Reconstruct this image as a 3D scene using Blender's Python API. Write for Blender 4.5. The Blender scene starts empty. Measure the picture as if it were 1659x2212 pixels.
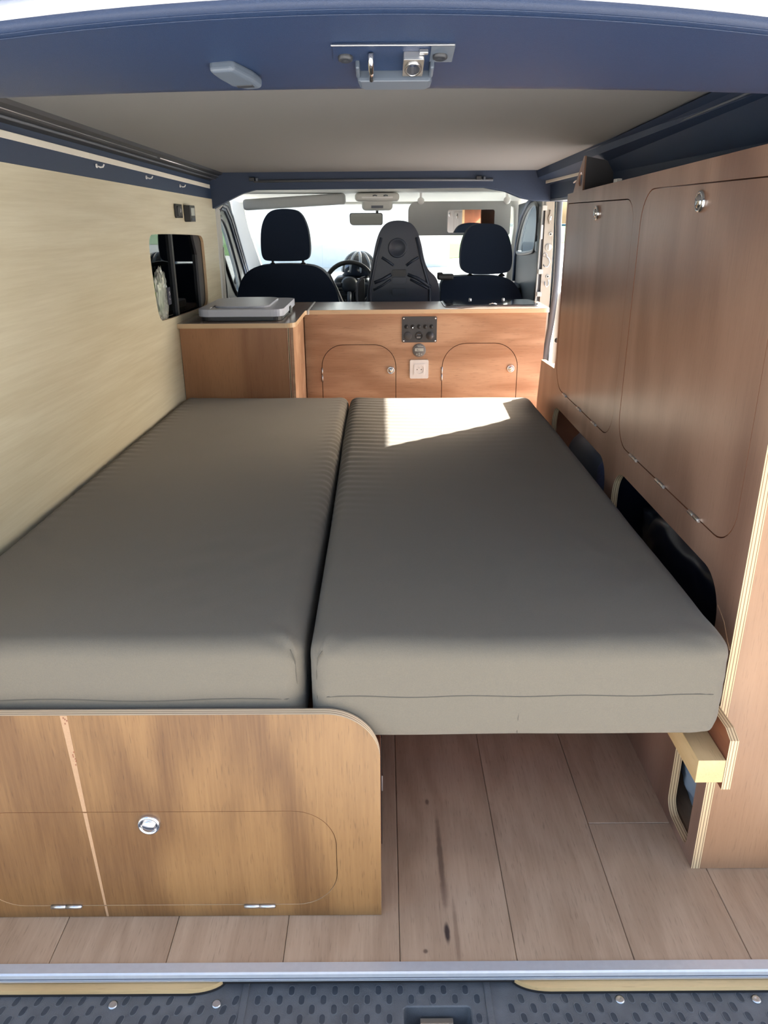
import bpy, bmesh, math, random
from mathutils import Vector, Matrix, geometry, noise

random.seed(7)
C = bpy.context.scene.collection
R = math.radians

# ------------------------------------------------------------------ camera
cam_d = bpy.data.cameras.new('camera')
cam = bpy.data.objects.new('camera', cam_d); C.objects.link(cam)
cam.location = (0, 0, 1.3)
cam.rotation_mode = 'XYZ'
_m = Matrix.Rotation(R(90 - 21.08), 4, 'X') @ Matrix.Rotation(R(-0.35), 4, 'Z')
cam.rotation_euler = _m.to_euler('XYZ')
cam_d.sensor_fit = 'VERTICAL'
cam_d.sensor_height = 36.0
cam_d.lens = 36.0 * 1650.0 / 2212.0
cam_d.clip_start = 0.05; cam_d.clip_end = 1000
bpy.context.scene.camera = cam

# ------------------------------------------------------------------ sky, sun, exposure
W = bpy.data.worlds.new('sky_world'); bpy.context.scene.world = W
W.use_nodes = True
_n = W.node_tree.nodes; _l = W.node_tree.links
_bg = _n['Background']
_sky = _n.new('ShaderNodeTexSky'); _sky.sky_type = 'NISHITA'
_sky.sun_disc = False; _sky.sun_elevation = R(34.5); _sky.sun_rotation = R(52)
_sky.air_density = 1.0; _sky.dust_density = 5.0; _sky.ozone_density = 1.0
_l.new(_sky.outputs[0], _bg.inputs[0]); _bg.inputs[1].default_value = 0.36
sun_d = bpy.data.lights.new('sun', 'SUN'); sun_d.energy = 15.0; sun_d.angle = R(0.6); sun_d.color = (1.0, 0.97, 0.93)
sun = bpy.data.objects.new('sun', sun_d); C.objects.link(sun)
sun.rotation_euler = Vector((0.78, 0.61, 0.682)).to_track_quat('Z', 'Y').to_euler()
sun.location = (20, 16, 18)
vs = bpy.context.scene.view_settings
vs.view_transform = 'Standard'; vs.look = 'None'; vs.gamma = 1; vs.use_curve_mapping = False
vs.exposure = 1.15
bpy.context.scene.cycles.max_bounces = 10
bpy.context.scene.cycles.diffuse_bounces = 6
bpy.context.scene.cycles.use_denoising = True
bpy.context.scene.cycles.sample_clamp_indirect = 8

# ------------------------------------------------------------------ materials
MATS = {}
def principled(name, col, rough=0.5, metal=0.0, coat=0.0, spec=0.5, noise_amt=0.0, noise_scale=40.0, bump=0.0, bump_scale=200.0, sheen=0.0, emit=None):
    m = bpy.data.materials.new(name); m.use_nodes = True
    nt = m.node_tree; b = nt.nodes['Principled BSDF']
    b.inputs['Base Color'].default_value = (*col, 1)
    b.inputs['Roughness'].default_value = rough
    b.inputs['Metallic'].default_value = metal
    b.inputs['Coat Weight'].default_value = coat
    b.inputs['Specular IOR Level'].default_value = spec
    b.inputs['Sheen Weight'].default_value = sheen
    if emit:
        b.inputs['Emission Color'].default_value = (*emit[0], 1); b.inputs['Emission Strength'].default_value = emit[1]
    tc = nt.nodes.new('ShaderNodeTexCoord')
    n = nt.nodes.new('ShaderNodeTexNoise'); n.inputs['Scale'].default_value = noise_scale; n.inputs['Detail'].default_value = 4
    nt.links.new(tc.outputs['Object'], n.inputs['Vector'])
    a = max(noise_amt, 0.02)
    mx = nt.nodes.new('ShaderNodeMix'); mx.data_type = 'RGBA'
    mx.inputs[6].default_value = (*[c * (1 - a) for c in col], 1)
    mx.inputs[7].default_value = (*[min(1, c * (1 + a)) for c in col], 1)
    nt.links.new(n.outputs['Fac'], mx.inputs[0]); nt.links.new(mx.outputs[2], b.inputs['Base Color'])
    if bump:
        n2 = nt.nodes.new('ShaderNodeTexNoise'); n2.inputs['Scale'].default_value = bump_scale; n2.inputs['Detail'].default_value = 3
        nt.links.new(tc.outputs['Object'], n2.inputs['Vector'])
        bp = nt.nodes.new('ShaderNodeBump'); bp.inputs['Strength'].default_value = bump; bp.inputs['Distance'].default_value = 0.002
        nt.links.new(n2.outputs['Fac'], bp.inputs['Height']); nt.links.new(bp.outputs[0], b.inputs['Normal'])
    MATS[name] = m
    return m

def wood(name, light, dark, grain='z', rough=0.4, coat=0.15, figure=0.5, fig_scale=3.0, fibre=0.35, offset=(0, 0, 0), bands=14.0, knots=None, rnd=False, seed=0.0, fib_scale=150.0, along=0.22, drift=0.8, pores=1.0, fib_along=0.04):
    """Procedural veneer: grain runs along the given axis of object space."""
    m = bpy.data.materials.new(name); m.use_nodes = True
    nt = m.node_tree; N = nt.nodes; L = nt.links; b = N['Principled BSDF']
    b.inputs['Roughness'].default_value = rough; b.inputs['Coat Weight'].default_value = coat; b.inputs['Coat Roughness'].default_value = 0.25
    tc = N.new('ShaderNodeTexCoord')
    vec = tc.outputs['Object']
    if rnd:
        oi = N.new('ShaderNodeObjectInfo')
        mu = N.new('ShaderNodeMath'); mu.operation = 'MULTIPLY'; mu.inputs[1].default_value = 37.0; L.new(oi.outputs['Random'], mu.inputs[0])
        va = N.new('ShaderNodeVectorMath'); va.operation = 'ADD'; L.new(vec, va.inputs[0]); L.new(mu.outputs[0], va.inputs[1]); vec = va.outputs[0]
    def mapped(scale_along, scale_cross, off):
        mp = N.new('ShaderNodeMapping')
        s = {'x': (scale_along, scale_cross, scale_cross), 'y': (scale_cross, scale_along, scale_cross), 'z': (scale_cross, scale_cross, scale_along)}[grain]
        mp.inputs['Scale'].default_value = s; mp.inputs['Location'].default_value = off
        L.new(vec, mp.inputs['Vector']); return mp.outputs[0]
    # broad contour figure: bands of a stretched noise field
    n1 = N.new('ShaderNodeTexNoise'); n1.inputs['Scale'].default_value = 1.0; n1.inputs['Detail'].default_value = 2.5; n1.inputs['Distortion'].default_value = 0.4
    L.new(mapped(fig_scale * along, fig_scale, (seed, seed * 1.7, seed * 0.6)), n1.inputs['Vector'])
    mu = N.new('ShaderNodeMath'); mu.operation = 'MULTIPLY'; mu.inputs[1].default_value = bands * 6.28 / 2; L.new(n1.outputs['Fac'], mu.inputs[0])
    si = N.new('ShaderNodeMath'); si.operation = 'SINE'; L.new(mu.outputs[0], si.inputs[0])
    ma = N.new('ShaderNodeMath'); ma.operation = 'MULTIPLY_ADD'; ma.inputs[1].default_value = 0.5; ma.inputs[2].default_value = 0.5; L.new(si.outputs[0], ma.inputs[0])
    # fine fibres
    n2 = N.new('ShaderNodeTexNoise'); n2.inputs['Scale'].default_value = 1.0; n2.inputs['Detail'].default_value = 5; n2.inputs['Roughness'].default_value = 0.65
    L.new(mapped(fib_scale * fib_along, fib_scale, (0, 0, 0)), n2.inputs['Vector'])
    # slow tone drift
    n3 = N.new('ShaderNodeTexNoise'); n3.inputs['Scale'].default_value = 1.0; n3.inputs['Detail'].default_value = 1.5
    L.new(mapped(1.2, 7.0, (seed * 2 + 3, 1, 5)), n3.inputs['Vector'])
    def mul(a, k):
        q = N.new('ShaderNodeMath'); q.operation = 'MULTIPLY'; q.inputs[1].default_value = k; L.new(a, q.inputs[0]); return q.outputs[0]
    def add(a, c):
        q = N.new('ShaderNodeMath'); q.operation = 'ADD'; L.new(a, q.inputs[0]); L.new(c, q.inputs[1]); return q.outputs[0]
    tot = figure + fibre + drift
    f = add(add(mul(ma.outputs[0], figure / tot), mul(n2.outputs['Fac'], fibre * 1.0 / tot)), mul(n3.outputs['Fac'], drift / tot))
    cr = N.new('ShaderNodeValToRGB'); cr.color_ramp.elements[0].position = 0.25; cr.color_ramp.elements[1].position = 0.72
    cr.color_ramp.elements[0].color = (*dark, 1); cr.color_ramp.elements[1].color = (*light, 1)
    L.new(f, cr.inputs[0]); col = cr.outputs[0]
    # darker open pores (short dashes)
    n4 = N.new('ShaderNodeTexNoise'); n4.inputs['Scale'].default_value = 1.0; n4.inputs['Detail'].default_value = 2
    L.new(mapped(fib_scale * 0.16, fib_scale * 2.6, (4, 4, 4)), n4.inputs['Vector'])
    pr = N.new('ShaderNodeMapRange'); pr.inputs[1].default_value = 0.60; pr.inputs[2].default_value = 0.72; pr.inputs[3].default_value = 0; pr.inputs[4].default_value = 0.45 * min(1, fibre * 2) * pores
    L.new(n4.outputs['Fac'], pr.inputs[0])
    mx = N.new('ShaderNodeMix'); mx.data_type = 'RGBA'; mx.inputs[7].default_value = (*[c * 0.55 for c in dark], 1)
    L.new(pr.outputs[0], mx.inputs[0]); L.new(col, mx.inputs[6]); col = mx.outputs[2]
    for (kx, ky, rx, ry, kc, st) in (knots or []):
        mp = N.new('ShaderNodeMapping'); mp.vector_type = 'POINT'
        mp.inputs['Location'].default_value = (-kx / rx, -ky / ry, 0); mp.inputs['Scale'].default_value = (1 / rx, 1 / ry, 0)
        L.new(tc.outputs['Object'], mp.inputs['Vector'])
        nn = N.new('ShaderNodeTexNoise'); nn.inputs['Scale'].default_value = 40; L.new(tc.outputs['Object'], nn.inputs['Vector'])
        sc = N.new('ShaderNodeVectorMath'); sc.operation = 'SCALE'; sc.inputs['Scale'].default_value = 1.0; L.new(mp.outputs[0], sc.inputs[0])
        ln = N.new('ShaderNodeVectorMath'); ln.operation = 'LENGTH'; L.new(sc.outputs[0], ln.inputs[0])
        ad = N.new('ShaderNodeMath'); ad.operation = 'MULTIPLY_ADD'; ad.inputs[1].default_value = 0.5; L.new(nn.outputs['Fac'], ad.inputs[0]); L.new(ln.outputs['Value'], ad.inputs[2])
        mr = N.new('ShaderNodeMapRange'); mr.inputs[1].default_value = 0.7; mr.inputs[2].default_value = 1.25; mr.inputs[3].default_value = st; mr.inputs[4].default_value = 0
        L.new(ad.outputs[0], mr.inputs[0])
        mk = N.new('ShaderNodeMix'); mk.data_type = 'RGBA'; mk.inputs[7].default_value = (*kc, 1)
        L.new(mr.outputs[0], mk.inputs[0]); L.new(col, mk.inputs[6]); col = mk.outputs[2]
    L.new(col, b.inputs['Base Color'])
    bp = N.new('ShaderNodeBump'); bp.inputs['Strength'].default_value = 0.12; bp.inputs['Distance'].default_value = 0.001
    L.new(n2.outputs['Fac'], bp.inputs['Height']); L.new(bp.outputs[0], b.inputs['Normal'])
    MATS[name] = m
    return m

def ply_edge(name, axis, off, t=0.018, n=3.0, light=(0.72, 0.52, 0.29), dark=(0.23, 0.12, 0.06)):
    """Layered plywood edge; layers stacked along the given axis from off over thickness t."""
    m = bpy.data.materials.new(name); m.use_nodes = True
    nt = m.node_tree; N = nt.nodes; L = nt.links; b = N['Principled BSDF']; b.inputs['Roughness'].default_value = 0.6
    tc = N.new('ShaderNodeTexCoord'); sp = N.new('ShaderNodeSeparateXYZ'); L.new(tc.outputs['Object'], sp.inputs[0])
    q = N.new('ShaderNodeMath'); q.operation = 'SUBTRACT'; q.inputs[1].default_value = off - 0.2; L.new(sp.outputs['XYZ'.index(axis.upper())], q.inputs[0])
    d = N.new('ShaderNodeMath'); d.operation = 'MULTIPLY'; d.inputs[1].default_value = n / t; L.new(q.outputs[0], d.inputs[0])
    s0 = N.new('ShaderNodeMath'); s0.operation = 'SUBTRACT'; s0.inputs[1].default_value = 0.2 * n / t; L.new(d.outputs[0], s0.inputs[0])
    a0 = N.new('ShaderNodeMath'); a0.operation = 'ADD'; a0.inputs[1].default_value = 40.25; L.new(s0.outputs[0], a0.inputs[0])
    fr = N.new('ShaderNodeMath'); fr.operation = 'FRACT'; L.new(a0.outputs[0], fr.inputs[0])
    cr = N.new('ShaderNodeValToRGB'); e = cr.color_ramp.elements
    e[0].position = 0.0; e[0].color = (*light, 1); e[1].position = 1.0; e[1].color = (*[c * 0.9 for c in light], 1)
    for pos, c in ((0.62, light), (0.68, dark), (0.88, dark), (0.94, light)):
        k = e.new(pos); k.color = (*c, 1)
    L.new(fr.outputs[0], cr.inputs[0]); L.new(cr.outputs[0], b.inputs['Base Color'])
    MATS[name] = m
    return m

def glass(name, tint, ior=1.45, rough=0.02):
    m = bpy.data.materials.new(name); m.use_nodes = True
    nt = m.node_tree; N = nt.nodes; L = nt.links; N.remove(N['Principled BSDF'])
    tr = N.new('ShaderNodeBsdfTransparent'); tr.inputs[0].default_value = (*tint, 1)
    gl = N.new('ShaderNodeBsdfGlossy'); gl.inputs['Roughness'].default_value = rough; gl.inputs[0].default_value = (0.9, 0.95, 1, 1)
    lw = N.new('ShaderNodeFresnel'); lw.inputs[0].default_value = ior
    mx = N.new('ShaderNodeMixShader'); L.new(lw.outputs[0], mx.inputs[0]); L.new(tr.outputs[0], mx.inputs[1]); L.new(gl.outputs[0], mx.inputs[2])
    L.new(mx.outputs[0], N['Material Output'].inputs[0])
    MATS[name] = m
    return m

OK_L = (0.285, 0.148, 0.052); OK_D = (0.125, 0.054, 0.016)
KI_L = (0.57, 0.355, 0.215); KI_D = (0.36, 0.185, 0.095)
RC_L = (0.33, 0.195, 0.135); RC_D = (0.19, 0.10, 0.065)
wood('okoume_bench', OK_L, OK_D, 'z', figure=0.55, fig_scale=4.2, bands=6, fibre=0.8, drift=0.45, seed=2.3, rough=0.42)
wood('okoume_kitchen', KI_L, KI_D, 'x', figure=0.55, fig_scale=6.0, bands=7, fibre=0.6, drift=0.6, seed=5.1, rough=0.45)
wood('okoume_box', (0.44, 0.205, 0.085), (0.27, 0.105, 0.036), 'z', figure=0.4, fig_scale=2.6, bands=9, seed=7.7, rough=0.45)
wood('okoume_tall', RC_L, RC_D, 'z', figure=0.5, fig_scale=2.4, bands=12, seed=1.1, rough=0.36, coat=0.35)
wood('okoume_end', (0.43, 0.245, 0.135), (0.28, 0.14, 0.068), 'z', figure=0.3, fig_scale=3.2, bands=6, seed=9.2, rough=0.45)
wood('mahogany_dark', (0.30, 0.11, 0.05), (0.19, 0.06, 0.028), 'y', figure=0.4, seed=3.3, rough=0.5)
wood('poplar_lining', (0.68, 0.63, 0.47), (0.53, 0.465, 0.315), 'y', figure=0.30, fig_scale=9.0, bands=8, along=0.06, fibre=1.3, fib_scale=110, fib_along=0.012, pores=0.0, seed=4.4, rough=0.5, coat=0.05)
wood('oak_plank', (0.50, 0.355, 0.235), (0.34, 0.22, 0.135), 'y', figure=0.35, fig_scale=9.0, bands=7, fibre=0.8, rough=0.55, coat=0.0, rnd=True, fib_scale=170)
wood('oak_plank_knots', (0.50, 0.355, 0.235), (0.34, 0.22, 0.135), 'y', figure=0.35, fig_scale=9.0, bands=7, fibre=0.8, rough=0.55, coat=0.0, fib_scale=170,
     knots=[(0.118, 1.093, 0.007, 0.030, (0.035, 0.022, 0.02), 0.95), (0.136, 1.085, 0.006, 0.10, (0.16, 0.09, 0.055), 0.5), (0.118, 1.28, 0.008, 0.15, (0.10, 0.06, 0.04), 0.7),
            (0.074, 1.053, 0.006, 0.006, (0.09, 0.05, 0.035), 0.8), (0.098, 1.45, 0.006, 0.012, (0.08, 0.04, 0.03), 0.7), (0.12, 1.19, 0.010, 0.05, (0.20, 0.12, 0.08), 0.5)])
wood('pine_batten', (0.72, 0.52, 0.27), (0.58, 0.37, 0.16), 'y', figure=0.3, seed=6.6, rough=0.6, coat=0)
wood('pine_strip', (0.68, 0.47, 0.23), (0.50, 0.31, 0.13), 'x', figure=0.4, seed=8.6, rough=0.6, coat=0)
wood('counter_laminate', (0.32, 0.24, 0.19), (0.20, 0.145, 0.115), 'x', figure=0.4, seed=2.6, rough=0.22, coat=0.2)
wood('beech_edge', (0.70, 0.50, 0.30), (0.60, 0.41, 0.23), 'x', figure=0.2, seed=2.9, rough=0.4)
ply_edge('ply_edge_bench', 'y', 1.135, t=0.017, n=3, light=(0.80, 0.62, 0.42))
ply_edge('ply_edge_tall', 'x', 0.650, t=0.018, n=3)
ply_edge('ply_edge_rail', 'x', 0.630, t=0.0165, n=3)
ply_edge('ply_edge_box', 'x', -0.390, t=0.012, n=2, light=(0.5, 0.3, 0.15))
principled('veneer_light', (0.42, 0.25, 0.135), 0.5, noise_amt=0.15, noise_scale=300)
principled('dark_gap', (0.012, 0.009, 0.008), 0.9)
principled('void_black', (0.010, 0.011, 0.014), 0.95)
principled('fabric', (0.165, 0.143, 0.109), 0.95, spec=0.3, sheen=0.10, noise_amt=0.10, noise_scale=420, bump=0.35, bump_scale=900)
principled('fabric_seam', (0.10, 0.088, 0.068), 0.95)
principled('chrome', (0.75, 0.75, 0.76), 0.12, metal=1.0)
principled('steel', (0.55, 0.55, 0.56), 0.32, metal=1.0)
principled('brass_dull', (0.42, 0.36, 0.30), 0.4, metal=0.9)
principled('aluminium', (0.62, 0.64, 0.66), 0.42, metal=0.45, noise_amt=0.08, noise_scale=90)
principled('sill_plastic', (0.105, 0.108, 0.112), 0.55, noise_amt=0.45, noise_scale=22, bump=0.5, bump_scale=500)
principled('sill_pad', (0.040, 0.048, 0.058), 0.5, noise_amt=0.3, noise_scale=60)
principled('sill_rim', (0.12, 0.125, 0.13), 0.6, noise_amt=0.3, noise_scale=60)
principled('header_plastic', (0.014, 0.030, 0.075), 0.42, noise_amt=0.12, noise_scale=300, bump=0.3, bump_scale=1200)
principled('navy_vinyl', (0.018, 0.036, 0.080), 0.55, noise_amt=0.2, noise_scale=200, bump=0.3, bump_scale=700)
principled('rubber', (0.025, 0.028, 0.034), 0.45)
principled('rubber_grey', (0.10, 0.11, 0.13), 0.45)
principled('grey_plastic', (0.075, 0.095, 0.125), 0.4)
principled('ceiling_fabric', (0.20, 0.20, 0.205), 0.95, noise_amt=0.05, noise_scale=500, bump=0.3, bump_scale=700)
principled('strip_diffuser', (0.78, 0.74, 0.64), 0.4)
principled('black_plastic', (0.018, 0.019, 0.021), 0.4)
principled('charcoal_plastic', (0.045, 0.045, 0.050), 0.4)
principled('white_plastic', (0.80, 0.79, 0.77), 0.35)
principled('fridge_lid', (0.50, 0.53, 0.62), 0.35)
principled('fridge_rim', (0.30, 0.31, 0.36), 0.35)
principled('hob_glass', (0.012, 0.013, 0.016), 0.06, coat=0.5)
principled('cream_trim', (0.58, 0.58, 0.54), 0.7)
principled('visor_vinyl', (0.46, 0.47, 0.46), 0.8)
principled('seat_fabric', (0.010, 0.018, 0.036), 0.9, sheen=0.03, spec=0.25, noise_amt=0.2, noise_scale=300)
principled('seat_shell', (0.020, 0.029, 0.050), 0.36)
principled('dash_plastic', (0.020, 0.024, 0.030), 0.5)
principled('body_paint', (0.44, 0.39, 0.32), 0.3, coat=0.5)
principled('white_paint', (0.80, 0.80, 0.82), 0.25, coat=0.6)
principled('mirror', (0.9, 0.9, 0.9), 0.02, metal=1.0)
principled('helmet_shell', (0.03, 0.04, 0.06), 0.15, coat=0.8)
principled('helmet_rib', (0.50, 0.56, 0.64), 0.15, coat=0.8)
principled('label_navy', (0.01, 0.012, 0.05), 0.4)
principled('lcd', (0.42, 0.45, 0.42), 0.3)
principled('monitor_face', (0.16, 0.16, 0.16), 0.35)
principled('red_led', (0.5, 0.45, 0.4), 0.3)
principled('led_white', (0.9, 0.9, 0.9), 0.3, emit=((1, 1, 1), 1.5))
principled('stucco', (0.88, 0.85, 0.79), 0.9, noise_amt=0.10, noise_scale=4, bump=0.6, bump_scale=30)
principled('gravel', (0.50, 0.485, 0.45), 0.95, noise_amt=0.25, noise_scale=3)
principled('grass', (0.055, 0.16, 0.010), 0.9, noise_amt=0.4, noise_scale=0.6)
principled('tree_band', (0.05, 0.11, 0.14), 0.9, noise_amt=0.5, noise_scale=0.3)
principled('tent_canvas', (0.82, 0.83, 0.84), 0.8, noise_amt=0.04)
principled('cord_white', (0.85, 0.84, 0.80), 0.7)
principled('dusty_cloth', (0.055, 0.075, 0.16), 0.8, noise_amt=0.3, noise_scale=60)
principled('bag_pale', (0.30, 0.36, 0.42), 0.5)
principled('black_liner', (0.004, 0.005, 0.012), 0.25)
glass('clear_glass', (0.93, 0.97, 0.96))
glass('tinted_glass', (0.015, 0.032, 0.032), 1.2)
glass('door_glass', (0.93, 0.97, 0.96), 1.12)
glass('privacy_glass', (0.012, 0.014, 0.03), 1.2)
_m = principled('clear_film', (0.75, 0.8, 0.75), 0.12, coat=0.6)
_m.node_tree.nodes['Principled BSDF'].inputs['Alpha'].default_value = 0.55
principled('leaf_green', (0.16, 0.26, 0.08), 0.6, noise_amt=0.5, noise_scale=60)

# ------------------------------------------------------------------ builders
class MB:
    """Collects shapes in one bmesh and links them as one mesh object."""
    def __init__(s): s.bm = bmesh.new(); s.mats = []
    def mi(s, m):
        if m not in s.mats: s.mats.append(m)
        return s.mats.index(m)
    def box(s, x0, x1, y0, y1, z0, z1, m, rot=None, pivot=None):
        v = [s.bm.verts.new(p) for p in ((x0, y0, z0), (x1, y0, z0), (x1, y1, z0), (x0, y1, z0), (x0, y0, z1), (x1, y0, z1), (x1, y1, z1), (x0, y1, z1))]
        k = s.mi(m)
        for f in ((0, 3, 2, 1), (4, 5, 6, 7), (0, 1, 5, 4), (1, 2, 6, 5), (2, 3, 7, 6), (3, 0, 4, 7)):
            s.bm.faces.new([v[i] for i in f]).material_index = k
        if rot: bmesh.ops.rotate(s.bm, verts=v, cent=pivot or (0, 0, 0), matrix=rot)
        return s
    def prism(s, outer, plane, a0, a1, m, edge=None, holes=(), hole_edge=None):
        """outline in plane 'xz' (extrude y), 'yz' (extrude x), 'xy' (extrude z)"""
        def P(p, a):
            return {'xz': (p[0], a, p[1]), 'yz': (a, p[0], p[1]), 'xy': (p[0], p[1], a)}[plane]
        loops = [list(outer)] + [list(h) for h in holes]
        k = s.mi(m); ke = s.mi(edge or m); hes = hole_edge if isinstance(hole_edge, (list, tuple)) else [hole_edge] * len(holes); khs = [s.mi(h_ or edge or m) for h_ in hes]
        flat = [p for lp in loops for p in lp]
        tris = geometry.tessellate_polygon([[Vector((p[0], p[1], 0)) for p in lp] for lp in loops])
        va = [s.bm.verts.new(P(p, a0)) for p in flat]; vb = [s.bm.verts.new(P(p, a1)) for p in flat]
        for t in tris:
            if len(set(t)) < 3: continue
            try:
                s.bm.faces.new([va[i] for i in t]).material_index = k
                s.bm.faces.new([vb[i] for i in reversed(t)]).material_index = k
            except ValueError: pass
        i0 = 0
        for li, lp in enumerate(loops):
            n = len(lp)
            for i in range(n):
                j = (i + 1) % n
                f = s.bm.faces.new((va[i0 + i], va[i0 + j], vb[i0 + j], vb[i0 + i])); f.material_index = ke if li == 0 else khs[li - 1]
            i0 += n
        return s
    def tube(s, pts, r, m, seg=8, closed=False, cap=True):
        pts = [Vector(p) for p in pts]; n = len(pts); rings = []; k = s.mi(m)
        rr = r if isinstance(r, (list, tuple)) else [r] * n
        up = None
        for i, p in enumerate(pts):
            if closed: t = pts[(i + 1) % n] - pts[i - 1]
            else: t = pts[min(i + 1, n - 1)] - pts[max(i - 1, 0)]
            t.normalize()
            if up is None:
                up = Vector((0, 0, 1)) if abs(t.z) < 0.9 else Vector((0, 1, 0))
            u = (up - t * up.dot(t)); u.normalize(); w = t.cross(u); up = u
            rings.append([s.bm.verts.new(p + (u * math.cos(2 * math.pi * a / seg) + w * math.sin(2 * math.pi * a / seg)) * rr[i]) for a in range(seg)])
        for i in range(n if closed else n - 1):
            A = rings[i]; B = rings[(i + 1) % n]
            for a in range(seg):
                f = s.bm.faces.new((A[a], A[(a + 1) % seg], B[(a + 1) % seg], B[a])); f.material_index = k; f.smooth = True
        if cap and not closed:
            s.bm.faces.new(rings[0][::-1]).material_index = k; s.bm.faces.new(rings[-1]).material_index = k
        return s
    def lathe(s, prof, m, origin, axis, seg=20):
        """prof: list of (radius, height) along axis"""
        ax = Vector(axis).normalized(); u = ax.orthogonal().normalized(); w = ax.cross(u); o = Vector(origin); k = s.mi(m); rings = []
        for r, h in prof:
            if r < 1e-6: rings.append([s.bm.verts.new(o + ax * h)])
            else: rings.append([s.bm.verts.new(o + ax * h + (u * math.cos(2 * math.pi * a / seg) + w * math.sin(2 * math.pi * a / seg)) * r) for a in range(seg)])
        for A, B in zip(rings, rings[1:]):
            for a in range(seg):
                b = (a + 1) % seg
                if len(A) == 1 and len(B) == 1: continue
                if len(A) == 1: f = s.bm.faces.new((A[0], B[b], B[a]))
                elif len(B) == 1: f = s.bm.faces.new((A[a], A[b], B[0]))
                else: f = s.bm.faces.new((A[a], A[b], B[b], B[a]))
                f.material_index = k; f.smooth = True
        return s
    def rbox(s, c, h, r, m, nx=1, ny=1, nz=1, seg=4, disp=None, rot=None):
        """rounded box: centre c, half sizes h, corner radius r, optional displacement"""
        k = s.mi(m); pts = {}; hx, hy, hz = h; r = min(r, 0.96 * min(h))
        def coords(hh, n):
            inner = hh - r
            a = [-hh + r * i / seg for i in range(seg)] + [-inner + 2 * inner * i / n for i in range(n + 1)] + [inner + r * (i + 1) / seg for i in range(seg)]
            return a
        X, Y, Z = coords(hx, nx), coords(hy, ny), coords(hz, nz)
        def vert(x, y, z):
            key = (round(x, 6), round(y, 6), round(z, 6))
            if key in pts: return pts[key]
            p = Vector((x, y, z)); q = Vector((max(-hx + r, min(hx - r, x)), max(-hy + r, min(hy - r, y)), max(-hz + r, min(hz - r, z))))
            d = p - q
            if d.length > 1e-9:
                # map cube corner region to sphere
                mx = max(abs(d.x), abs(d.y), abs(d.z)) / r
                p = q + d.normalized() * r * mx
            p = p + Vector(c)
            if disp: p = disp(p)
            if rot: p = rot @ (p - Vector(c)) + Vector(c)
            v = s.bm.verts.new(p); pts[key] = v; return v
        def grid(A, B, f):
            for i in range(len(A) - 1):
                for j in range(len(B) - 1):
                    q = s.bm.faces.new([f(A[i], B[j]), f(A[i + 1], B[j]), f(A[i + 1], B[j + 1]), f(A[i], B[j + 1])]); q.material_index = k; q.smooth = True
        grid(X, Y, lambda a, b: vert(a, b, hz)); grid(Y, X, lambda b, a: vert(a, b, -hz))
        grid(Y, Z, lambda a, b: vert(hx, a, b)); grid(Z, Y, lambda b, a: vert(-hx, a, b))
        grid(Z, X, lambda b, a: vert(a, hy, b)); grid(X, Z, lambda a, b: vert(a, -hy, b))
        return s
    def build(s, name, parent=None, label=None, bevel=0, smooth=False, subsurf=0, matrix=None, kind=None, bseg=2):
        me = bpy.data.meshes.new(name)
        if matrix is not None: bmesh.ops.transform(s.bm, matrix=matrix, verts=s.bm.verts[:])
        bmesh.ops.recalc_face_normals(s.bm, faces=s.bm.faces[:])
        if smooth:
            for f in s.bm.faces: f.smooth = True
        s.bm.to_mesh(me); s.bm.free()
        for m in s.mats: me.materials.append(MATS[m])
        o = bpy.data.objects.new(name, me); C.objects.link(o)
        if parent is not None:
            o.parent = parent; o.location = -world_loc(parent)
        if bevel:
            b = o.modifiers.new('bevel', 'BEVEL'); b.width = bevel; b.segments = bseg; b.limit_method = 'ANGLE'; b.angle_limit = R(40); b.harden_normals = False
        if subsurf:
            b = o.modifiers.new('sub', 'SUBSURF'); b.levels = subsurf; b.render_levels = subsurf
        if label: o['label'] = label
        if kind: o['kind'] = kind
        return o

def world_loc(o):
    v = Vector(o.location)
    while o.parent is not None:
        o = o.parent; v += Vector(o.location)
    return v

def thing(name, label, cat, loc=(0, 0, 0), group=None):
    o = bpy.data.objects.new(name, None); C.objects.link(o); o.location = loc; o.empty_display_size = 0.05
    o['label'] = label; o['category'] = cat
    if group: o['group'] = group
    return o
def tag(o, label, cat, group=None):
    o['label'] = label; o['category'] = cat
    if group: o['group'] = group
    return o
def struct(o): o['kind'] = 'structure'; return o

def rrect(x0, x1, z0, z1, r, n=8):
    """rounded rectangle; r = radius or (bl, br, tr, tl)"""
    if not isinstance(r, (tuple, list)): r = (r,) * 4
    out = []
    for (cx, cz, rr, a0) in ((x0 + r[0], z0 + r[0], r[0], 180), (x1 - r[1], z0 + r[1], r[1], 270), (x1 - r[2], z1 - r[2], r[2], 0), (x0 + r[3], z1 - r[3], r[3], 90)):
        if rr < 1e-5: out.append((cx, cz)); continue
        for i in range(n + 1):
            a = R(a0 + 90 * i / n); out.append((cx + rr * math.cos(a), cz + rr * math.sin(a)))
    return out

def latch_round(parent, centre, axis, r=0.017, name='latch', twist=0.0):
    """chrome push-lock ring with a button; axis points out of the door"""
    a = Vector(axis).normalized(); o = Vector(centre)
    b = MB(); b.lathe([(r, 0), (r, 0.0035), (r * 0.93, 0.0062), (r * 0.80, 0.0070), (r * 0.70, 0.0045), (r * 0.66, 0.0015), (0, 0.0015)], 'chrome', o, a, 28)
    ring = b.build(name, parent, label='round chrome push lock')
    c = MB(); c.lathe([(r * 0.60, 0.0015), (r * 0.60, 0.0075), (r * 0.50, 0.0095), (0, 0.0100)], 'chrome', o, a, 24)
    c.build('button', ring)
    return ring

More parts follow.
